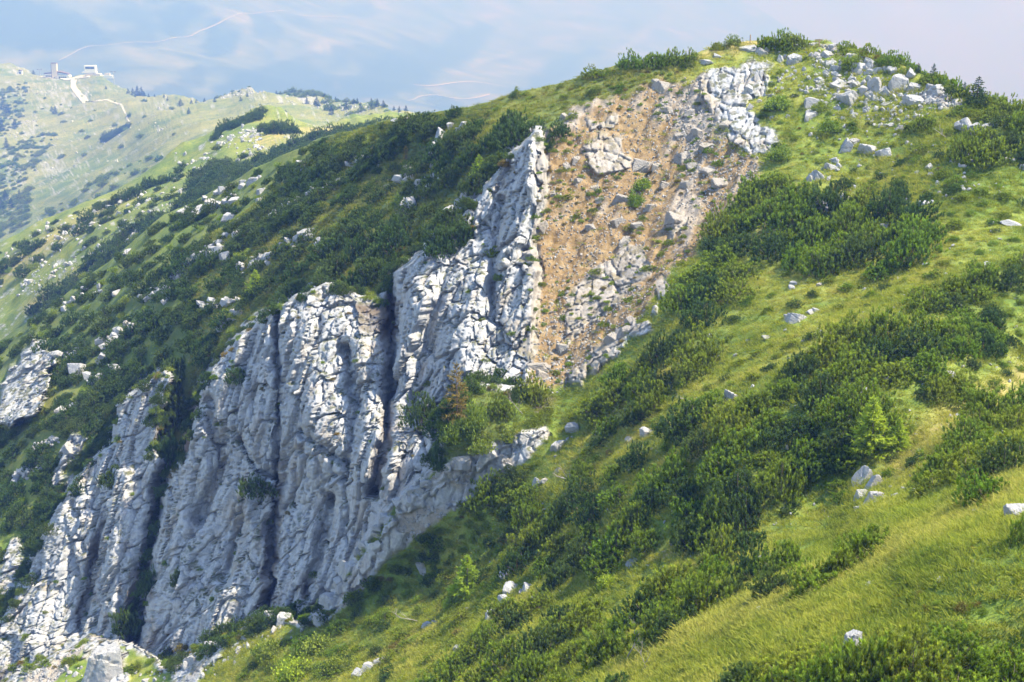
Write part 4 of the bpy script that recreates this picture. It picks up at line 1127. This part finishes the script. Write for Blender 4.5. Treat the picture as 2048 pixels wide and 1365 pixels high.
# massed scrub: everything behind and between the bushes above
cov_p, cov_r, cov_s, cov_k = [], [], [], []
def add_cover(P, s, k, flat=1.0):
    cov_p.append((P[0], P[1], P[2] - 0.12 * s)); cov_r.append((rngp.uniform(-.12, .12), rngp.uniform(-.12, .12), rngp.uniform(0, 6.28)))
    q = s * rngp.uniform(0.85, 1.2); cov_s.append((q, q, q * flat * rngp.uniform(0.8, 1.15))); cov_k.append(k)
def mug(): return rngp.randrange(7)
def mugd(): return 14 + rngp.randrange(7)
def shr(): return 7 + rngp.randrange(3)
FOREST = [([(-60,880),(0,720),(90,640),(170,640),(300,560),(430,500),(520,440),(640,470),(660,560),(560,600),(480,650),(410,730),(350,745),(330,730),(240,790),(225,870),(150,940),(80,1060),(-60,1200)], 2.8, 0.74, 0.25),
          ([(640,330),(748,278),(851,230),(920,222),(885,262),(817,296),(714,348),(600,430),(520,470)], 2.6, 0.68, 0.15),
          ([(560,420),(700,350),(840,320),(870,360),(850,420),(800,450),(700,440),(640,470)], 2.4, 0.95, 0.45),
          ([(420,500),(600,350),(700,300),(640,400),(520,480)], 2.4, 0.75, 0.25),
          ([(560,350),(700,285),(780,250),(700,300),(600,370)], 2.2, 0.8, 0.2),
          ([(330,440),(420,392),(500,348),(580,312),(640,282),(700,264),(640,335),(520,425),(400,505),(300,570),(160,620),(0,735),(-40,760),(-40,720),(0,695),(160,575),(250,508)], 2.5, 0.85, 0.3),
          ([(-60,1230),(60,1060),(110,1000),(60,1180),(-60,1330)], 2.6, 0.7, 0.1)]
for fi, (poly, size, spc, sh) in enumerate(FOREST):
    for px, py in scatter(poly, size, g1, spc, 0.45, seed=500 + fi):
        if at1(px, py, rock) > 0.4: continue
        P0 = g1(px, py)
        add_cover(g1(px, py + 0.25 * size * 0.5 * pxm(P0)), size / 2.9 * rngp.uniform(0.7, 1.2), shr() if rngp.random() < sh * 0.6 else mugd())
# growth along the brow of the cliff
for pts_ in ([(330,738),(350,752),(318,830),(310,900),(345,935),(372,900),(395,800),(420,740),(490,660),(560,610),(650,565),(690,575),(765,600),(785,545),(850,500),(880,450),(950,400),(1000,330),(1050,275)],
             [(-40,1300),(40,1190),(90,1060),(150,960),(182,920),(230,880),(240,800),(330,738)], [(1040,785),(985,772),(930,782),(890,850),(878,935)], [(345,935),(322,1000),(300,1090),(268,1270)], [(640,1240),(560,1235),(430,1290),(330,1340)]):
    for (x0, y0), (x1, y1) in zip(pts_[:-1], pts_[1:]):
        for t_ in np.arange(0, 1, 9.0 / math.hypot(x1 - x0, y1 - y0)):
            for _ in range(2):
                px = x0 + (x1 - x0) * t_ + rngp.uniform(-16, 10); py = y0 + (y1 - y0) * t_ + rngp.uniform(-18, 12)
                if rngp.random() < 0.75: add_cover(g1(px, py), rngp.uniform(0.3, 0.75), mugd() if rngp.random() < 0.65 else rngp.choice([7, 8, 9, 10]))
# loose bushes and low growth over the whole slope, thinner in the meadow
BX = np.array([b for _, l_ in CLUSTERS for b in l_])
LOW = [([(1300,1300),(1560,1240),(1760,1140),(2060,1000),(2060,1260),(1700,1300),(1500,1320)], 0.5, 2.6, 1.0),
       ([(1700,560),(2060,440),(2060,800),(1850,880),(1650,640)], 0.6, 3.0, 0.9),
       ([(1560,200),(1980,240),(2060,420),(1700,420),(1560,330)], 0.6, 2.6, 0.9),
       ([(900,1365),(700,1365),(480,1365),(520,1290),(640,1260),(760,1150),(900,1040),(1000,1030),(1060,1080),(1000,1180),(920,1280)], 1.8, 0.72, 0.65),
       ([(1060,830),(1130,800),(1250,860),(1340,840),(1400,900),(1250,910),(1150,950),(1070,970),(1000,960),(1060,900)], 1.4, 1.3, 0.5),
       ([(1560,430),(1620,330),(1700,290),(1780,330),(1840,300),(1930,340),(2060,340),(2060,480),(1900,540),(1850,600),(1700,640),(1560,650),(1480,700),(1440,640),(1560,560)], 1.5, 1.35, 0.35),
       ([(1540,140),(1620,110),(1720,140),(1800,190),(1720,260),(1620,330),(1560,330),(1520,240)], 1.1, 1.4, 0.6),
       ([(1780,1200),(1850,1182),(1980,1215),(1960,1235),(1850,1228)], 0.7, 0.8, 1.0), ([(1340,1310),(1480,1255),(1520,1290),(1420,1365),(1330,1365)], 0.8, 0.9, 0.9),
       ([(1830,1130),(1930,1095),(2040,1060),(2040,1090),(1930,1130)], 0.6, 1.0, 1.0),
       ([(1860,660),(2060,560),(2060,760),(1900,840),(1830,800)], 1.2, 1.5, 0.3),
       ([(1440,700),(1640,650),(1600,760),(1400,830),(1300,830)], 1.3, 1.4, 0.4),
       ([(1560,900),(1700,920),(1840,850),(1860,960),(1700,1020),(1560,1060)], 1.1, 1.4, 0.3),
       ([(1700,250),(1900,230),(1990,330),(1900,400),(1700,380)], 1.0, 1.6, 0.6),
       ([(930,230),(1100,180),(1300,140),(1400,130),(1300,170),(1180,200),(1080,250),(960,260)], 1.0, 0.95, 0.6),
       ([(1690,96),(1760,118),(1880,172),(2000,220),(2060,240),(2060,300),(1980,270),(1900,210),(1830,170)], 1.7, 0.62, 0.05)]
for fi, (poly, size, spc, sh) in enumerate(LOW):
    for px, py in scatter(poly, size, g1, spc, 0.5, seed=600 + fi):
        if at1(px, py, rock) > 0.4 or at1(px, py, soil) > 0.5: continue
        if ((np.abs(BX[:, 0] - px) < BX[:, 2] * 0.6 + 8) & (py - BX[:, 1] > -0.4 * BX[:, 3]) & (py - BX[:, 1] < BX[:, 3] * 0.9 + 12)).any(): continue
        add_cover(g1(px, py), size / 2.9 * rngp.uniform(0.5, 1.2), 10 if rngp.random() < 0.07 else shr() if rngp.random() < sh else rngp.choice([mug(), mug(), mugd()]), 0.85)
# growth in the scar and on cliff ledges
for px, py in scatter(SOIL, 0.9, g1, 1.1, 0.6, seed=71, limit=520):
    P = g1(px, py)
    if vnoise(P[None] / 6.0, 15)[0] + 0.3 * (py < 420) > 0.0: add_cover(P, rngp.uniform(0.18, 0.42), rngp.choice([7, 8, 9, 10, 2, 3]), 0.7)
for px, py in scatter(CLIFF_POLY, 1.3, g1, 2.2, 1.0, seed=72, limit=420):
    j = int(np.clip((px - cx1[0]) / STEP1, 1, len(cx1) - 2))
    P = g1(px, py); up = g1(px, py - 8) - P
    if up[2] < abs(up[1]) * 0.9 + 0.05 or rngp.random() < 0.16: add_cover(P, rngp.uniform(0.14, 0.4), rngp.choice([0, 3, 5, 7, 10, 10]), 0.7)
# rows on the ridges behind
BANDS2 = [([(380,365),(480,330),(560,300),(640,290),(700,270),(720,280),(640,310),(540,330),(420,385)], 0.6), ([(640,285),(740,248),(810,240),(830,250),(740,275),(660,298)], 0.6),
          ([(440,270),(470,246),(530,224),(525,232),(470,258),(430,285)], 0.6), ([(510,255),(545,250),(590,270),(570,276),(530,270)], 0.7), ([(540,310),(640,270),(700,262),(640,290),(560,320)], 0.65),
          ([(380,360),(440,330),(480,325),(460,350),(400,380)], 0.6), ([(200,520),(300,450),(400,400),(500,360),(560,350),(480,430),(380,480),(260,540)], 0.75), ([(60,640),(200,530),(260,520),(160,620)], 0.8),
          ([(-20,560),(200,430),(330,350),(330,360),(200,460),(0,590)], 1.5), ([(210,275),(258,255),(256,262),(215,280)], 0.6), ([(700,262),(780,245),(820,238),(790,262),(720,280)], 0.7)]
for bi, (poly, spc) in enumerate(BANDS2):
    gr = g3 if bi == 9 else g2
    for px, py in scatter(poly, 4.2 if gr is g2 else 7.0, gr, spc, 0.45, seed=700 + bi):
        add_cover(gr(px, py), rngp.uniform(0.8, 1.3) * (1.5 if gr is g2 else 3.0), mugd() if rngp.random() < 0.85 else shr())
BANDS3 = [([(-20,330),(60,280),(110,270),(70,340),(-20,420)], 1.0), ([(-20,440),(60,380),(60,450),(-20,500)], 0.9), ([(0,180),(60,170),(40,250),(-20,300)], 1.1), ([(560,190),(640,182),(660,196),(600,200)], 0.7),
          ([(630,205),(720,200),(800,222),(760,236),(660,228)], 1.5), ([(100,420),(250,330),(330,310),(220,420),(100,500)], 1.3), ([(0,200),(300,200),(400,260),(200,300),(50,330)], 4.5), ([(430,186),(500,178),(500,184),(440,192)], 1.5)]
for bi, (poly, spc) in enumerate(BANDS3):
    for px, py in scatter(poly, 7.5, g3, spc, 0.45, seed=800 + bi, limit=260):
        add_cover(g3(px, py), 1.6 * rngp.uniform(0.8, 1.9), mug() if rngp.random() < 0.85 else shr())
# scrub patches sprinkled over the whole middle shoulder
for px, py in scatter([(-40,520),(120,450),(320,345),(420,300),(560,300),(700,280),(640,330),(500,400),(330,480),(160,610),(-40,760)], 4.2, g2, 0.75, 0.5, seed=733):
    P = g2(px, py)
    if py > g2.sky(px) + 6 and fbm(P[None] / 30.0, 3, 735)[0] > -0.02: add_cover(P, rngp.uniform(0.7, 1.6), mugd() if rngp.random() < 0.75 else shr())
for px0, py0, px1, py1, n_, sp_ in ((60,1330,330,1335,26,10), (-20,1350,200,1280,18,10), (330,1335,560,1235,26,12), (560,1240,660,1235,14,10), (640,1250,980,990,30,14)):
    for k in range(n_):
        f = (k + rngp.random()) / n_
        add_cover(g1(px0 + (px1 - px0) * f + rngp.uniform(-sp_, sp_), py0 + (py1 - py0) * f + rngp.uniform(-sp_, sp_)), rngp.uniform(0.2, 0.55), rngp.choice([0, 2, 4, 7, 8, 9, 10]), 0.8)
instancer('undergrowth', cov_p, cov_r, cov_s, cov_k, COVER, 'dense dwarf pine and shrub scrub covering the slopes in one mass')

# far conifers: (px, base py, height px)
FAR_TREES = [(256,183,11),(265,184,14),(275,188,20),(283,188,18),(288,190,11),(297,191,9),(309,193,7),(328,196,8),(335,198,8),(361,212,19),(383,209,12),(378,232,13),(270,193,7),(111,232,16),(104,224,11),
             (67,138,10),(212,178,8),(393,202,13),(409,203,10),(430,216,10),(482,208,9),(495,202,9),(553,193,8),(608,190,7),(634,218,20),(630,207,14),(614,213,14),(572,232,15),(663,230,18),(693,225,17),
             (722,223,15),(743,213,15),(755,222,17),(767,222,15),(788,225,12),(799,231,12),(812,228,12),(650,197,9),(671,202,8),(708,211,12),(715,214,12),(605,207,8),(6,215,26),(16,228,24),(4,262,26),(30,255,18),
             (12,412,26),(3,430,28),(24,425,22),(40,405,18),(14,300,20)]
FAR_TREES.sort()
for i, (px, py, h) in enumerate(FAR_TREES):
    P = g3(px, max(py, g3.sky(px) + 0.5)); hm_ = h / pxm(P)
    where = 'at the left edge of the meadow ridge' if px < 60 else 'on the meadows near the lift station' if px < 320 else 'among the grassy knolls of the far ridge' if px < 520 else 'on the rocky tail of the far ridge'
    rank = sum(1 for q in FAR_TREES[:i] if (q[0] < 60) == (px < 60) and (60 <= q[0] < 320) == (60 <= px < 320) and (320 <= q[0] < 520) == (320 <= px < 520))
    plant('spruce_tree', SPRUCE[i % 3], Vector(P) - Vector((0, 0, 0.4)), (hm_ * 1.25, hm_ * 1.25, hm_ * 1.05), rngp.uniform(0, 6.28), 'small dark spruce %s, %s from the left' % (where, ordinal(rank)), 'tree', 'spruces on the far ridge')

# ================================================================== GRASS
def grid_area():
    e1 = np.linalg.norm(np.diff(P1, axis=1)[:-1], axis=-1); e2 = np.linalg.norm(np.diff(P1, axis=0)[:, :-1], axis=-1)
    return e1 * e2
area = grid_area()
gm = ((1 - rock) * (1 - soil * 0.93) * (1 - gravel))[:-1, :-1]
YY = P1[:-1, :-1, 1]
dens = np.where(YY < 75, 13.0, np.where(YY < 130, 7.5, 3.6)) * gm * (YY < 215) * (GX[:-1, :-1] > 380) * (GY[:-1, :-1] < 1480)
lam = np.clip(area, 0, 4) * dens
cnt_g = RNG.poisson(lam)
jj, ii = np.nonzero(cnt_g)
rep = cnt_g[jj, ii]; jj = np.repeat(jj, rep); ii = np.repeat(ii, rep)
u = RNG.random((len(jj), 1)); v = RNG.random((len(jj), 1))
GP = (P1[jj, ii] * (1 - u) + P1[jj, ii + 1] * u) * (1 - v) + (P1[jj + 1, ii] * (1 - u) + P1[jj + 1, ii + 1] * u) * v
ng = len(GP)
gs = (0.6 + 0.5 * RNG.random(ng)) * (1 + 0.35 * fbm(GP / 3.0, 3, 901)) * np.where(GP[:, 1] > 130, 1.35, 1.0)
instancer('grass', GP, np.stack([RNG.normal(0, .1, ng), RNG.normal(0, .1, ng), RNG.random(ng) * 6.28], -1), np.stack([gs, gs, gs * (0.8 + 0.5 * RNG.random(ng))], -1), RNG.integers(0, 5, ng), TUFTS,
          'rough alpine grass covering the slope, yellowing along the crests', {'dry': dry[jj, ii], 'dull': dull[jj, ii]})
print('bush things', n_thing, 'cover', len(cov_p), 'grass', ng)
def stone_word(w, h):
    if h > 1.35 * w: return 'upright'
    if w > 2.0 * h: return 'long flat'
    if w > 1.35 * h: return 'low'
    return 'blocky'
for where, lst in CLUSTERS:
    lst = sorted(lst)
    for i, (px, py, w, h) in enumerate(lst):
        gr = g1
        if px < 640 and py < sky1_at(px) + 4: gr = g2
        P = Vector(gr(px, max(py + 0.2 * h, (sky1_at(px) + 2) if gr is g1 else 0))); s = pxm(P)
        wm, hm_ = 1.2 * w / s, 1.2 * h / s
        o = bpy.data.objects.new('boulder', (ROCKS_DUSTY if 'scar' in where and 'foot' not in where else ROCKS)[rngb.randrange(9)]); link(o)
        o.location = P + Vector((0, 0.15 * wm, -0.04 * hm_)); o.scale = (wm * 0.66, (wm + hm_) * 0.34, hm_ * 0.72)
        tilt = -0.45 if (h > w * 1.25 and where.startswith('of the tilted')) else rngb.uniform(-0.4, 0.4)
        o.rotation_euler = (rngb.uniform(-.35, .35), -tilt, 0.2 if where.startswith('of the tilted') else rngb.choice([0, math.pi]) + rngb.uniform(-0.75, 0.75))
        if where.startswith('of the tilted'): o.location.z += 0.1 * hm_; o.scale = [c * 0.85 for c in o.scale]
        tag(o, '%s limestone boulder %s, %s from the left' % (stone_word(w, h), where, ordinal(i)), 'boulder', 'limestone boulders ' + where)
for px, py, w, h, lab in ((1704,1280,38,54,'upright pale boulder standing alone at the edge of the foreground pines'), (218,1322,80,84,'big cream boulder catching the sun at the bottom left corner')):
    P = Vector(g1(px, py + 0.3 * h)); s = pxm(P); o = obj('boulder', ROCKS[3]); o.location = P + Vector((0, 0, 0.2 * h / s)); o.scale = (w / s * .64, w / s * .6, h / s * .68); o.rotation_euler = (0, 0.15, 0.5)
    tag(o, lab, 'boulder')

# loose stones
sp, sr, ss, sk_ = [], [], [], []
def stones(poly, n, lo, hi, seed, pw=2.6, dusty=0):
    rg = np.random.default_rng(seed); xs = [p[0] for p in poly]; ys = [p[1] for p in poly]
    x = rg.uniform(min(xs), max(xs), n * 3); y = rg.uniform(min(ys), max(ys), n * 3)
    ok = poly_sd(x, y, poly) > 0; x = x[ok][:n]; y = y[ok][:n]
    for a, b in zip(x, y):
        if at1(a, b, rock) > 0.6: continue
        s = lo + (hi - lo) * rg.random() ** pw
        sp.append(g1(a, b) + np.array([0, 0, s * 0.15])); sr.append(tuple(rg.uniform(0, 6.28, 3))); ss.append((s * rg.uniform(.7, 1.3), s * rg.uniform(.6, 1.1), s * rg.uniform(.5, .9))); sk_.append(int(rg.integers(0, 6)) + (6 if rg.random() < dusty else 0))
stones(SOIL, 9000, 0.03, 0.22, 31, dusty=0.7)
stones([(1300,180),(1400,155),(1450,250),(1530,330),(1430,430),(1380,380),(1350,260)], 1600, 0.05, 0.26, 32, dusty=0.6)
stones([(1060,640),(1180,560),(1300,560),(1250,650),(1110,790),(1055,770)], 1200, 0.04, 0.26, 33, dusty=0.6)
for k, pl in enumerate(GRAVELS): stones(pl, 500, 0.05, 0.3, 40 + k)
stones([(1620,110),(1760,150),(1900,220),(1800,260),(1640,230)], 520, 0.10, 0.55, 50)
stones([(1500,100),(1620,90),(1720,130),(1700,200),(1560,200)], 200, 0.1, 0.5, 54)
stones([(1600,240),(1760,260),(1960,300),(2040,400),(1800,420),(1640,360)], 170, 0.1, 0.45, 55)
stones([(60,1340),(330,1340),(560,1240),(650,1240),(560,1290),(400,1365),(60,1400)], 260, 0.15, 0.6, 56)
stones(GRAVELS[0], 1500, 0.05, 0.35, 57)
stones([(960,1040),(1090,870),(1300,860),(1700,560),(2040,420),(2040,900),(1500,1100),(900,1260)], 420, 0.08, 0.28, 51)
stones([(1300,1300),(1700,1180),(2048,980),(2048,1120),(1600,1260)], 90, 0.04, 0.2, 52)
stones(CLIFF_POLY, 900, 0.15, 0.5, 53)
for k, (x0, y0, x1, y1) in enumerate(((395,520,470,470),(540,440,600,400),(620,400,690,360),(470,540,540,520),(120,620,200,575),(90,720,170,700),(200,690,260,650),(280,600,340,570),(60,900,120,880),(700,330,760,305),
                                      (560,500,620,470),(760,380,830,350),(30,960,90,930),(180,760,240,740),(640,500,660,480),(400,620,480,600))):
    rg = np.random.default_rng(300 + k)
    for _ in range(22):
        f = rg.random(); s = 0.2 + 0.75 * rg.random() ** 2
        sp.append(g1(x0 + (x1 - x0) * f + rg.normal() * 5, y0 + (y1 - y0) * f + rg.normal() * 5) + np.array([0, 0, s * 0.5])); sr.append(tuple(rg.uniform(-.5, .5, 3))); ss.append((s * rg.uniform(.9, 1.7), s, s * rg.uniform(.7, 1.3))); sk_.append(int(rg.integers(0, 6)))
def far_stones(gr, blobs, lo, hi, seed):
    rg = np.random.default_rng(seed)
    for bx, by, rx, ry, n in blobs:
        for _ in range(n):
            a, b = bx + rg.normal() * rx * .5, by + rg.normal() * ry * .5
            if b < gr.sky(a) + 1: continue
            s = lo + (hi - lo) * rg.random() ** 2.2
            sp.append(gr(a, b)); sr.append(tuple(rg.uniform(0, 6.28, 3))); ss.append((s * rg.uniform(.8, 1.6), s, s * rg.uniform(.5, .9))); sk_.append(int(rg.integers(0, 6)))
far_stones(g3, [(70,185,40,20,120),(110,180,20,18,60),(60,245,24,14,50),(30,280,30,20,30),(100,300,80,40,60),(480,190,50,12,160),(610,205,60,14,130),(700,222,50,10,70),(330,210,20,8,30),(320,254,20,5,25),(250,168,20,5,20),
                (175,185,14,14,40),(230,310,14,4,12),(20,340,40,40,50),(30,138,30,8,30),(200,250,120,50,70)], 0.5, 2.1, 61)
far_stones(g2, [(500,275,30,30,110),(460,290,40,20,40),(560,320,60,14,60),(650,280,60,10,50),(780,245,40,6,40),(450,410,80,30,120),(500,370,60,20,80),(130,470,80,30,50),(60,560,50,40,40),(300,480,80,40,50),(250,430,120,50,90),(400,330,60,20,60),(120,540,90,50,80)], 0.3, 1.3, 62)
instancer('scree', sp, sr, ss, sk_, STONES, 'loose pale stones strewn over the scar and slopes')

# bleached dead branches
def dead(px, py, wpx, ang, lab, seed):
    P = g1(px, py); L = wpx / pxm(P); rg = random.Random(seed); mb = MB()
    def grow(p, d, ln, r, depth):
        pts = [p]; q = Vector(p)
        for _ in range(4):
            d = (d + Vector((rg.uniform(-.3, .3), rg.uniform(-.3, .3), rg.uniform(-.15, .25)))).normalized(); q = q + d * ln / 4; pts.append(q.copy())
        mb.tube(pts, [r, r * .85, r * .7, r * .5, r * .2], 5)
        if depth:
            for _ in range(3):
                i = rg.randint(1, 3); grow(pts[i], (d + Vector((rg.uniform(-1, 1), rg.uniform(-1, 1), rg.uniform(-.2, .7)))).normalized(), ln * .55, r * .55, depth - 1)
    grow(Vector((0, 0, -0.05)), Vector((math.cos(ang), -0.3, math.sin(ang))).normalized(), L, 0.02 + L * 0.008, 2)
    o = mb.build('dead_branch', M['dead'], None, True); o.location = Vector(P) + Vector((0, -0.3, 0.25))
    tag(o, lab, 'branch', 'bleached dead branches')
for k, a in enumerate(((835,1243,46,2.7,'fan of bleached dead branches on the lower left slope'), (1690,1322,46,1.4,'curved bleached twig beside the upright boulder'), (1250,1325,70,1.2,'bleached dead branches in the lowest thicket'),
                       (1290,1345,50,2.0,'grey dead twigs at the bottom edge of the picture'), (1385,815,40,2.4,'forked dead branch below the scar thicket'), (1150,965,60,2.6,'pale dead branch beside the gravel rib'),
                       (1432,1215,24,1.6,'small dead stem at the edge of the meadow'), (1045,830,50,2.3,'grey root lying at the foot of the scar'), (1890,278,40,2.8,'dry grey twigs on the grass below the summit path'))):
    dead(*a, seed=k + 3)

# ================================================================== SUMMIT POSTS
def post(px, py, hpx, wm, lab, arm):
    P = Vector(g1(px, max(py, sky1_at(px) + 1))); h = hpx / pxm(P)
    e = bpy.data.objects.new('signpost' if arm else 'marker_post', None); link(e); e.location = P
    MB().tube([(0, 0, -.3), (0.01, 0, h * .5), (0, 0, h)], [wm, wm, wm * .9], 8).build('post', M['wood'], e)
    if arm:
        MB().prism([(-.5, h * .78), (.28, h * .78), (.42, h * .86), (.28, h * .94), (-.5, h * .94)], -wm - .03, -wm - .005).build('sign_board', M['wood'], e)
    else:
        MB().tube([(0, 0, h * .98), (0, 0, h * 1.04)], [wm * 1.2, wm * .5], 8).build('post_cap', M['wood'], e)
    return tag(e, lab, 'post')
post(1500, 88, 16, 0.07, 'thin dark post standing on the summit skyline', False)
post(1638, 94, 15, 0.08, 'wooden signpost with an arrow board between the summit boulders', True)

# ================================================================== LIFT STATION ON THE FAR RIDGE
M['white'] = make_plain('white_render', (0.62, 0.60, 0.56), (0.74, 0.72, 0.68), 0.6, 0.7, 0.1)
M['beige'] = make_plain('beige_concrete', (0.46, 0.40, 0.33), (0.58, 0.52, 0.44), 0.5, 0.8, 0.1)
M['roofd'] = make_plain('dark_roof', (0.10, 0.075, 0.07), (0.17, 0.12, 0.11), 0.7, 0.6, 0.1)
M['glass'] = make_plain('dark_glass', (0.03, 0.045, 0.06), (0.05, 0.07, 0.09), 0.3, 0.15, 0.0)
M['steel'] = make_plain('galvanised_steel', (0.25, 0.27, 0.29), (0.36, 0.38, 0.40), 1.5, 0.45, 0.05)
M['roadm'] = make_plain('gravel_track', (0.36, 0.32, 0.26), (0.48, 0.44, 0.37), 0.8, 0.95, 0.2)
M['far_track'] = make_plain('distant_track', (0.24, 0.23, 0.21), (0.32, 0.31, 0.285), 0.05, 0.95, 0.0)
def base3(px, py): return Vector(g3(px, max(py, g3.sky(px) + 0.4)))
def house(name, px, py, lab, cat):
    e = bpy.data.objects.new(name, None); link(e); P = base3(px, py); e.location = P; tag(e, lab, cat); return e, P[1] / F * 1.0
e, k = house('lift_station', 108, 160, 'cable car station with a tall beige tower and low dark-roofed wings', 'building')
u = base3(108, 160)[1] / F                       # metres per photograph pixel here
def bx(e, nm, x0, x1, y0, y1, d0, d1, mat):      # a box given in photograph-pixel units from the base point
    return MB().box(((x0 + x1) / 2 * u, (d0 + d1) / 2, (y0 + y1) / 2 * u), ((x1 - x0) * u, d1 - d0, (y1 - y0) * u)).build(nm, mat, e)
tw = bx(e, 'tower', -3.5, 6.5, -3, 30, 0, 7, M['beige']); bx(tw, 'tower_cap', -4, 7, 30.1, 31.5, -.3, 7.3, M['roofd']); bx(tw, 'shaft_wall', -4.6, -3.6, -3, 29, .5, 6.5, M['roofd'])
bx(e, 'wing', -18, -3.7, -3, 9, 2, 14, M['white'])
MB().prism([(-19.5*u, 9.05*u), (-3.6*u, 11*u), (-3.6*u, 13.4*u), (-19.5*u, 11.2*u)], 1, 15).build('roof', M['roofd'], e)
bx(e, 'wing', 6.6, 30, -4, 7, 2, 15, M['white'])
MB().prism([(6.6*u, 12.5*u), (27*u, 8.2*u), (27*u, 10.6*u), (6.6*u, 15*u)], 1, 16).build('roof', M['roofd'], e)
for a in (-16.5, -13, -9.5, -6.5): w_ = bx(e, 'window', a, a + 2.2, 3, 7, 1.85, 1.98, M['glass']); bx(w_, 'sill', a - .2, a + 2.4, 2.5, 2.95, 1.7, 1.97, M['white'])
for a in (9, 13, 17, 21): bx(e, 'window', a, a + 3, -1, 4.5, 1.85, 1.98, M['glass'])
bx(tw, 'door', 0, 2.4, -3, 3, -.15, -.02, M['glass'])
e, k = house('chairlift_station', 180, 158, 'white chairlift station with a dark window band on a raised base', 'building')
bx(e, 'base', -10, 20, -3, 5, 0, 12, M['beige'])
bx(e, 'drive_housing', -10.5, 11.5, 9, 20.5, 1, 9, M['white']); bx(e, 'deck', -15, 12, 6.5, 8.9, .5, 9.5, M['white'])
bx(e, 'window_band', -8, 9, 14.2, 18, .85, .98, M['glass'])
for a in (-6, 6): bx(e, 'column', a - 1, a + 1, 5.02, 6.48, 3, 6, M['steel'])
MB().tube([(12*u, 4, 18*u), (16*u, 3, 12*u), (20*u, 3, 5*u)], [.4, .4, .4], 6).build('stair_rail', M['steel'], e)
bx(e, 'platform', 20.1, 44, -4, 2, 1, 8, M['white']); bx(e, 'hut', 28, 38, 2.02, 6, 2, 6, M['beige'])
e, k = house('stone_hut', 40, 146, 'tiny stone hut set among rocks near the far left skyline', 'hut')
bx(e, 'wall', -4, 4, -2, 6, 0, 5, M['white']); MB().prism([(-4.6*u, 6.03*u), (4.6*u, 6.03*u), (0, 9*u)], -.4, 5.4).build('roof', M['roofd'], e); bx(e, 'door', -1.8, 1.8, -1, 4.5, -.12, -.02, M['glass'])
def pylon(px, py, h, lab):
    e = bpy.data.objects.new('lift_pylon', None); link(e); P = base3(px, py); e.location = P; k = P[1] / F; H_ = h * k
    MB().tube([(0, 0, -1), (0, 0, H_)], [.8, .55], 8).build('mast', M['steel'], e)
    arm = MB().box((0, 0, H_ + .15), (9, .8, .8)).build('crossarm', M['steel'], e)
    for sx in (-3.3, 3.3): MB().box((sx, 0, H_ - .75), (2, 1, .9)).build('sheave', M['roofd'], arm)
    return tag(e, lab, 'pylon', 'chairlift pylons')
pylon(228, 168, 26, 'chairlift pylon with a crossarm right of the white station')
pylon(80, 152, 13, 'small distant pylon left of the cable car tower')

def ribbon(name, pts, width, gr, lift, mat, lab):
    """Road draped on a slope; both edges follow the ground. Width in photograph pixels, first and last."""
    fine = []
    for (a, b), (c, d) in zip(pts[:-1], pts[1:]):
        for t in np.linspace(0, 1, 14, endpoint=False): fine.append((a + (c - a) * t, b + (d - b) * t))
    fine.append(pts[-1])
    f = np.array(fine); f[2:-2] = (f[:-4] + f[1:-3] + f[2:-2] + f[3:-1] + f[4:]) / 5
    tg = np.gradient(f, axis=0); tg /= np.linalg.norm(tg, axis=1, keepdims=True) + 1e-9
    V, Fc = [], []
    for i, (p, d) in enumerate(zip(f, tg)):
        w = (width[0] + (width[1] - width[0]) * i / len(f)) * (0.9 + 0.2 * rngb.random()) / 2
        nx, ny = -d[1] * w, d[0] * w * 0.6
        V += [Vector(gr(p[0] + nx, p[1] + ny)) + Vector((0, 0, lift)), Vector(gr(p[0] - nx, p[1] - ny)) + Vector((0, 0, lift))]
        if i: Fc.append((2 * i - 2, 2 * i - 1, 2 * i + 1, 2 * i))
    me = bpy.data.meshes.new(name); me.from_pydata([tuple(v) for v in V], [], Fc); me.materials.append(mat)
    return tag(obj(name, me), lab, kind='structure')
ribbon('access_road', [(196,205),(176,198),(160,191),(151,184),(147,176),(147,169),(152,164),(163,160),(180,158)], (15, 7), g3, 0.8, M['roadm'], 'pale gravel road curling up to the lift station')
ribbon('station_track', [(75,157),(95,159),(115,163),(135,165),(150,164)], (4, 4), g3, 0.8, M['roadm'], 'pale track running past the cable car station')
ribbon('ridge_footpath', [(196,204),(215,201),(235,208),(250,222),(262,235)], (4, 3), g3, 0.5, M['roadm'], 'faint footpath running down the meadow ridge')
ribbon('mountain_road', [(120,150),(170,135),(215,124),(250,110),(300,98),(350,84),(400,75),(440,71),(500,63),(550,57),(620,50),(700,47)], (2.2, 1.8), g4, 5, M['far_track'], 'pale road climbing across the hazy far mountainside')
ribbon('valley_road', [(815,220),(840,212),(880,206),(940,205),(980,206)], (2.6, 2), g4, 5, M['far_track'], 'pale valley road curving behind the ridge')
ribbon('hairpin_road', [(828,178),(860,180),(900,183),(950,188),(985,193)], (1.8, 1.5), g4, 5, M['far_track'], 'thin pale hairpin road on the far slope')

print('boulders', sum(1 for o in bpy.data.objects if o.name.startswith('boulder')), 'mugo', sum(1 for o in bpy.data.objects if o.name.startswith('mugo_pine')), 'stones', len(sp))
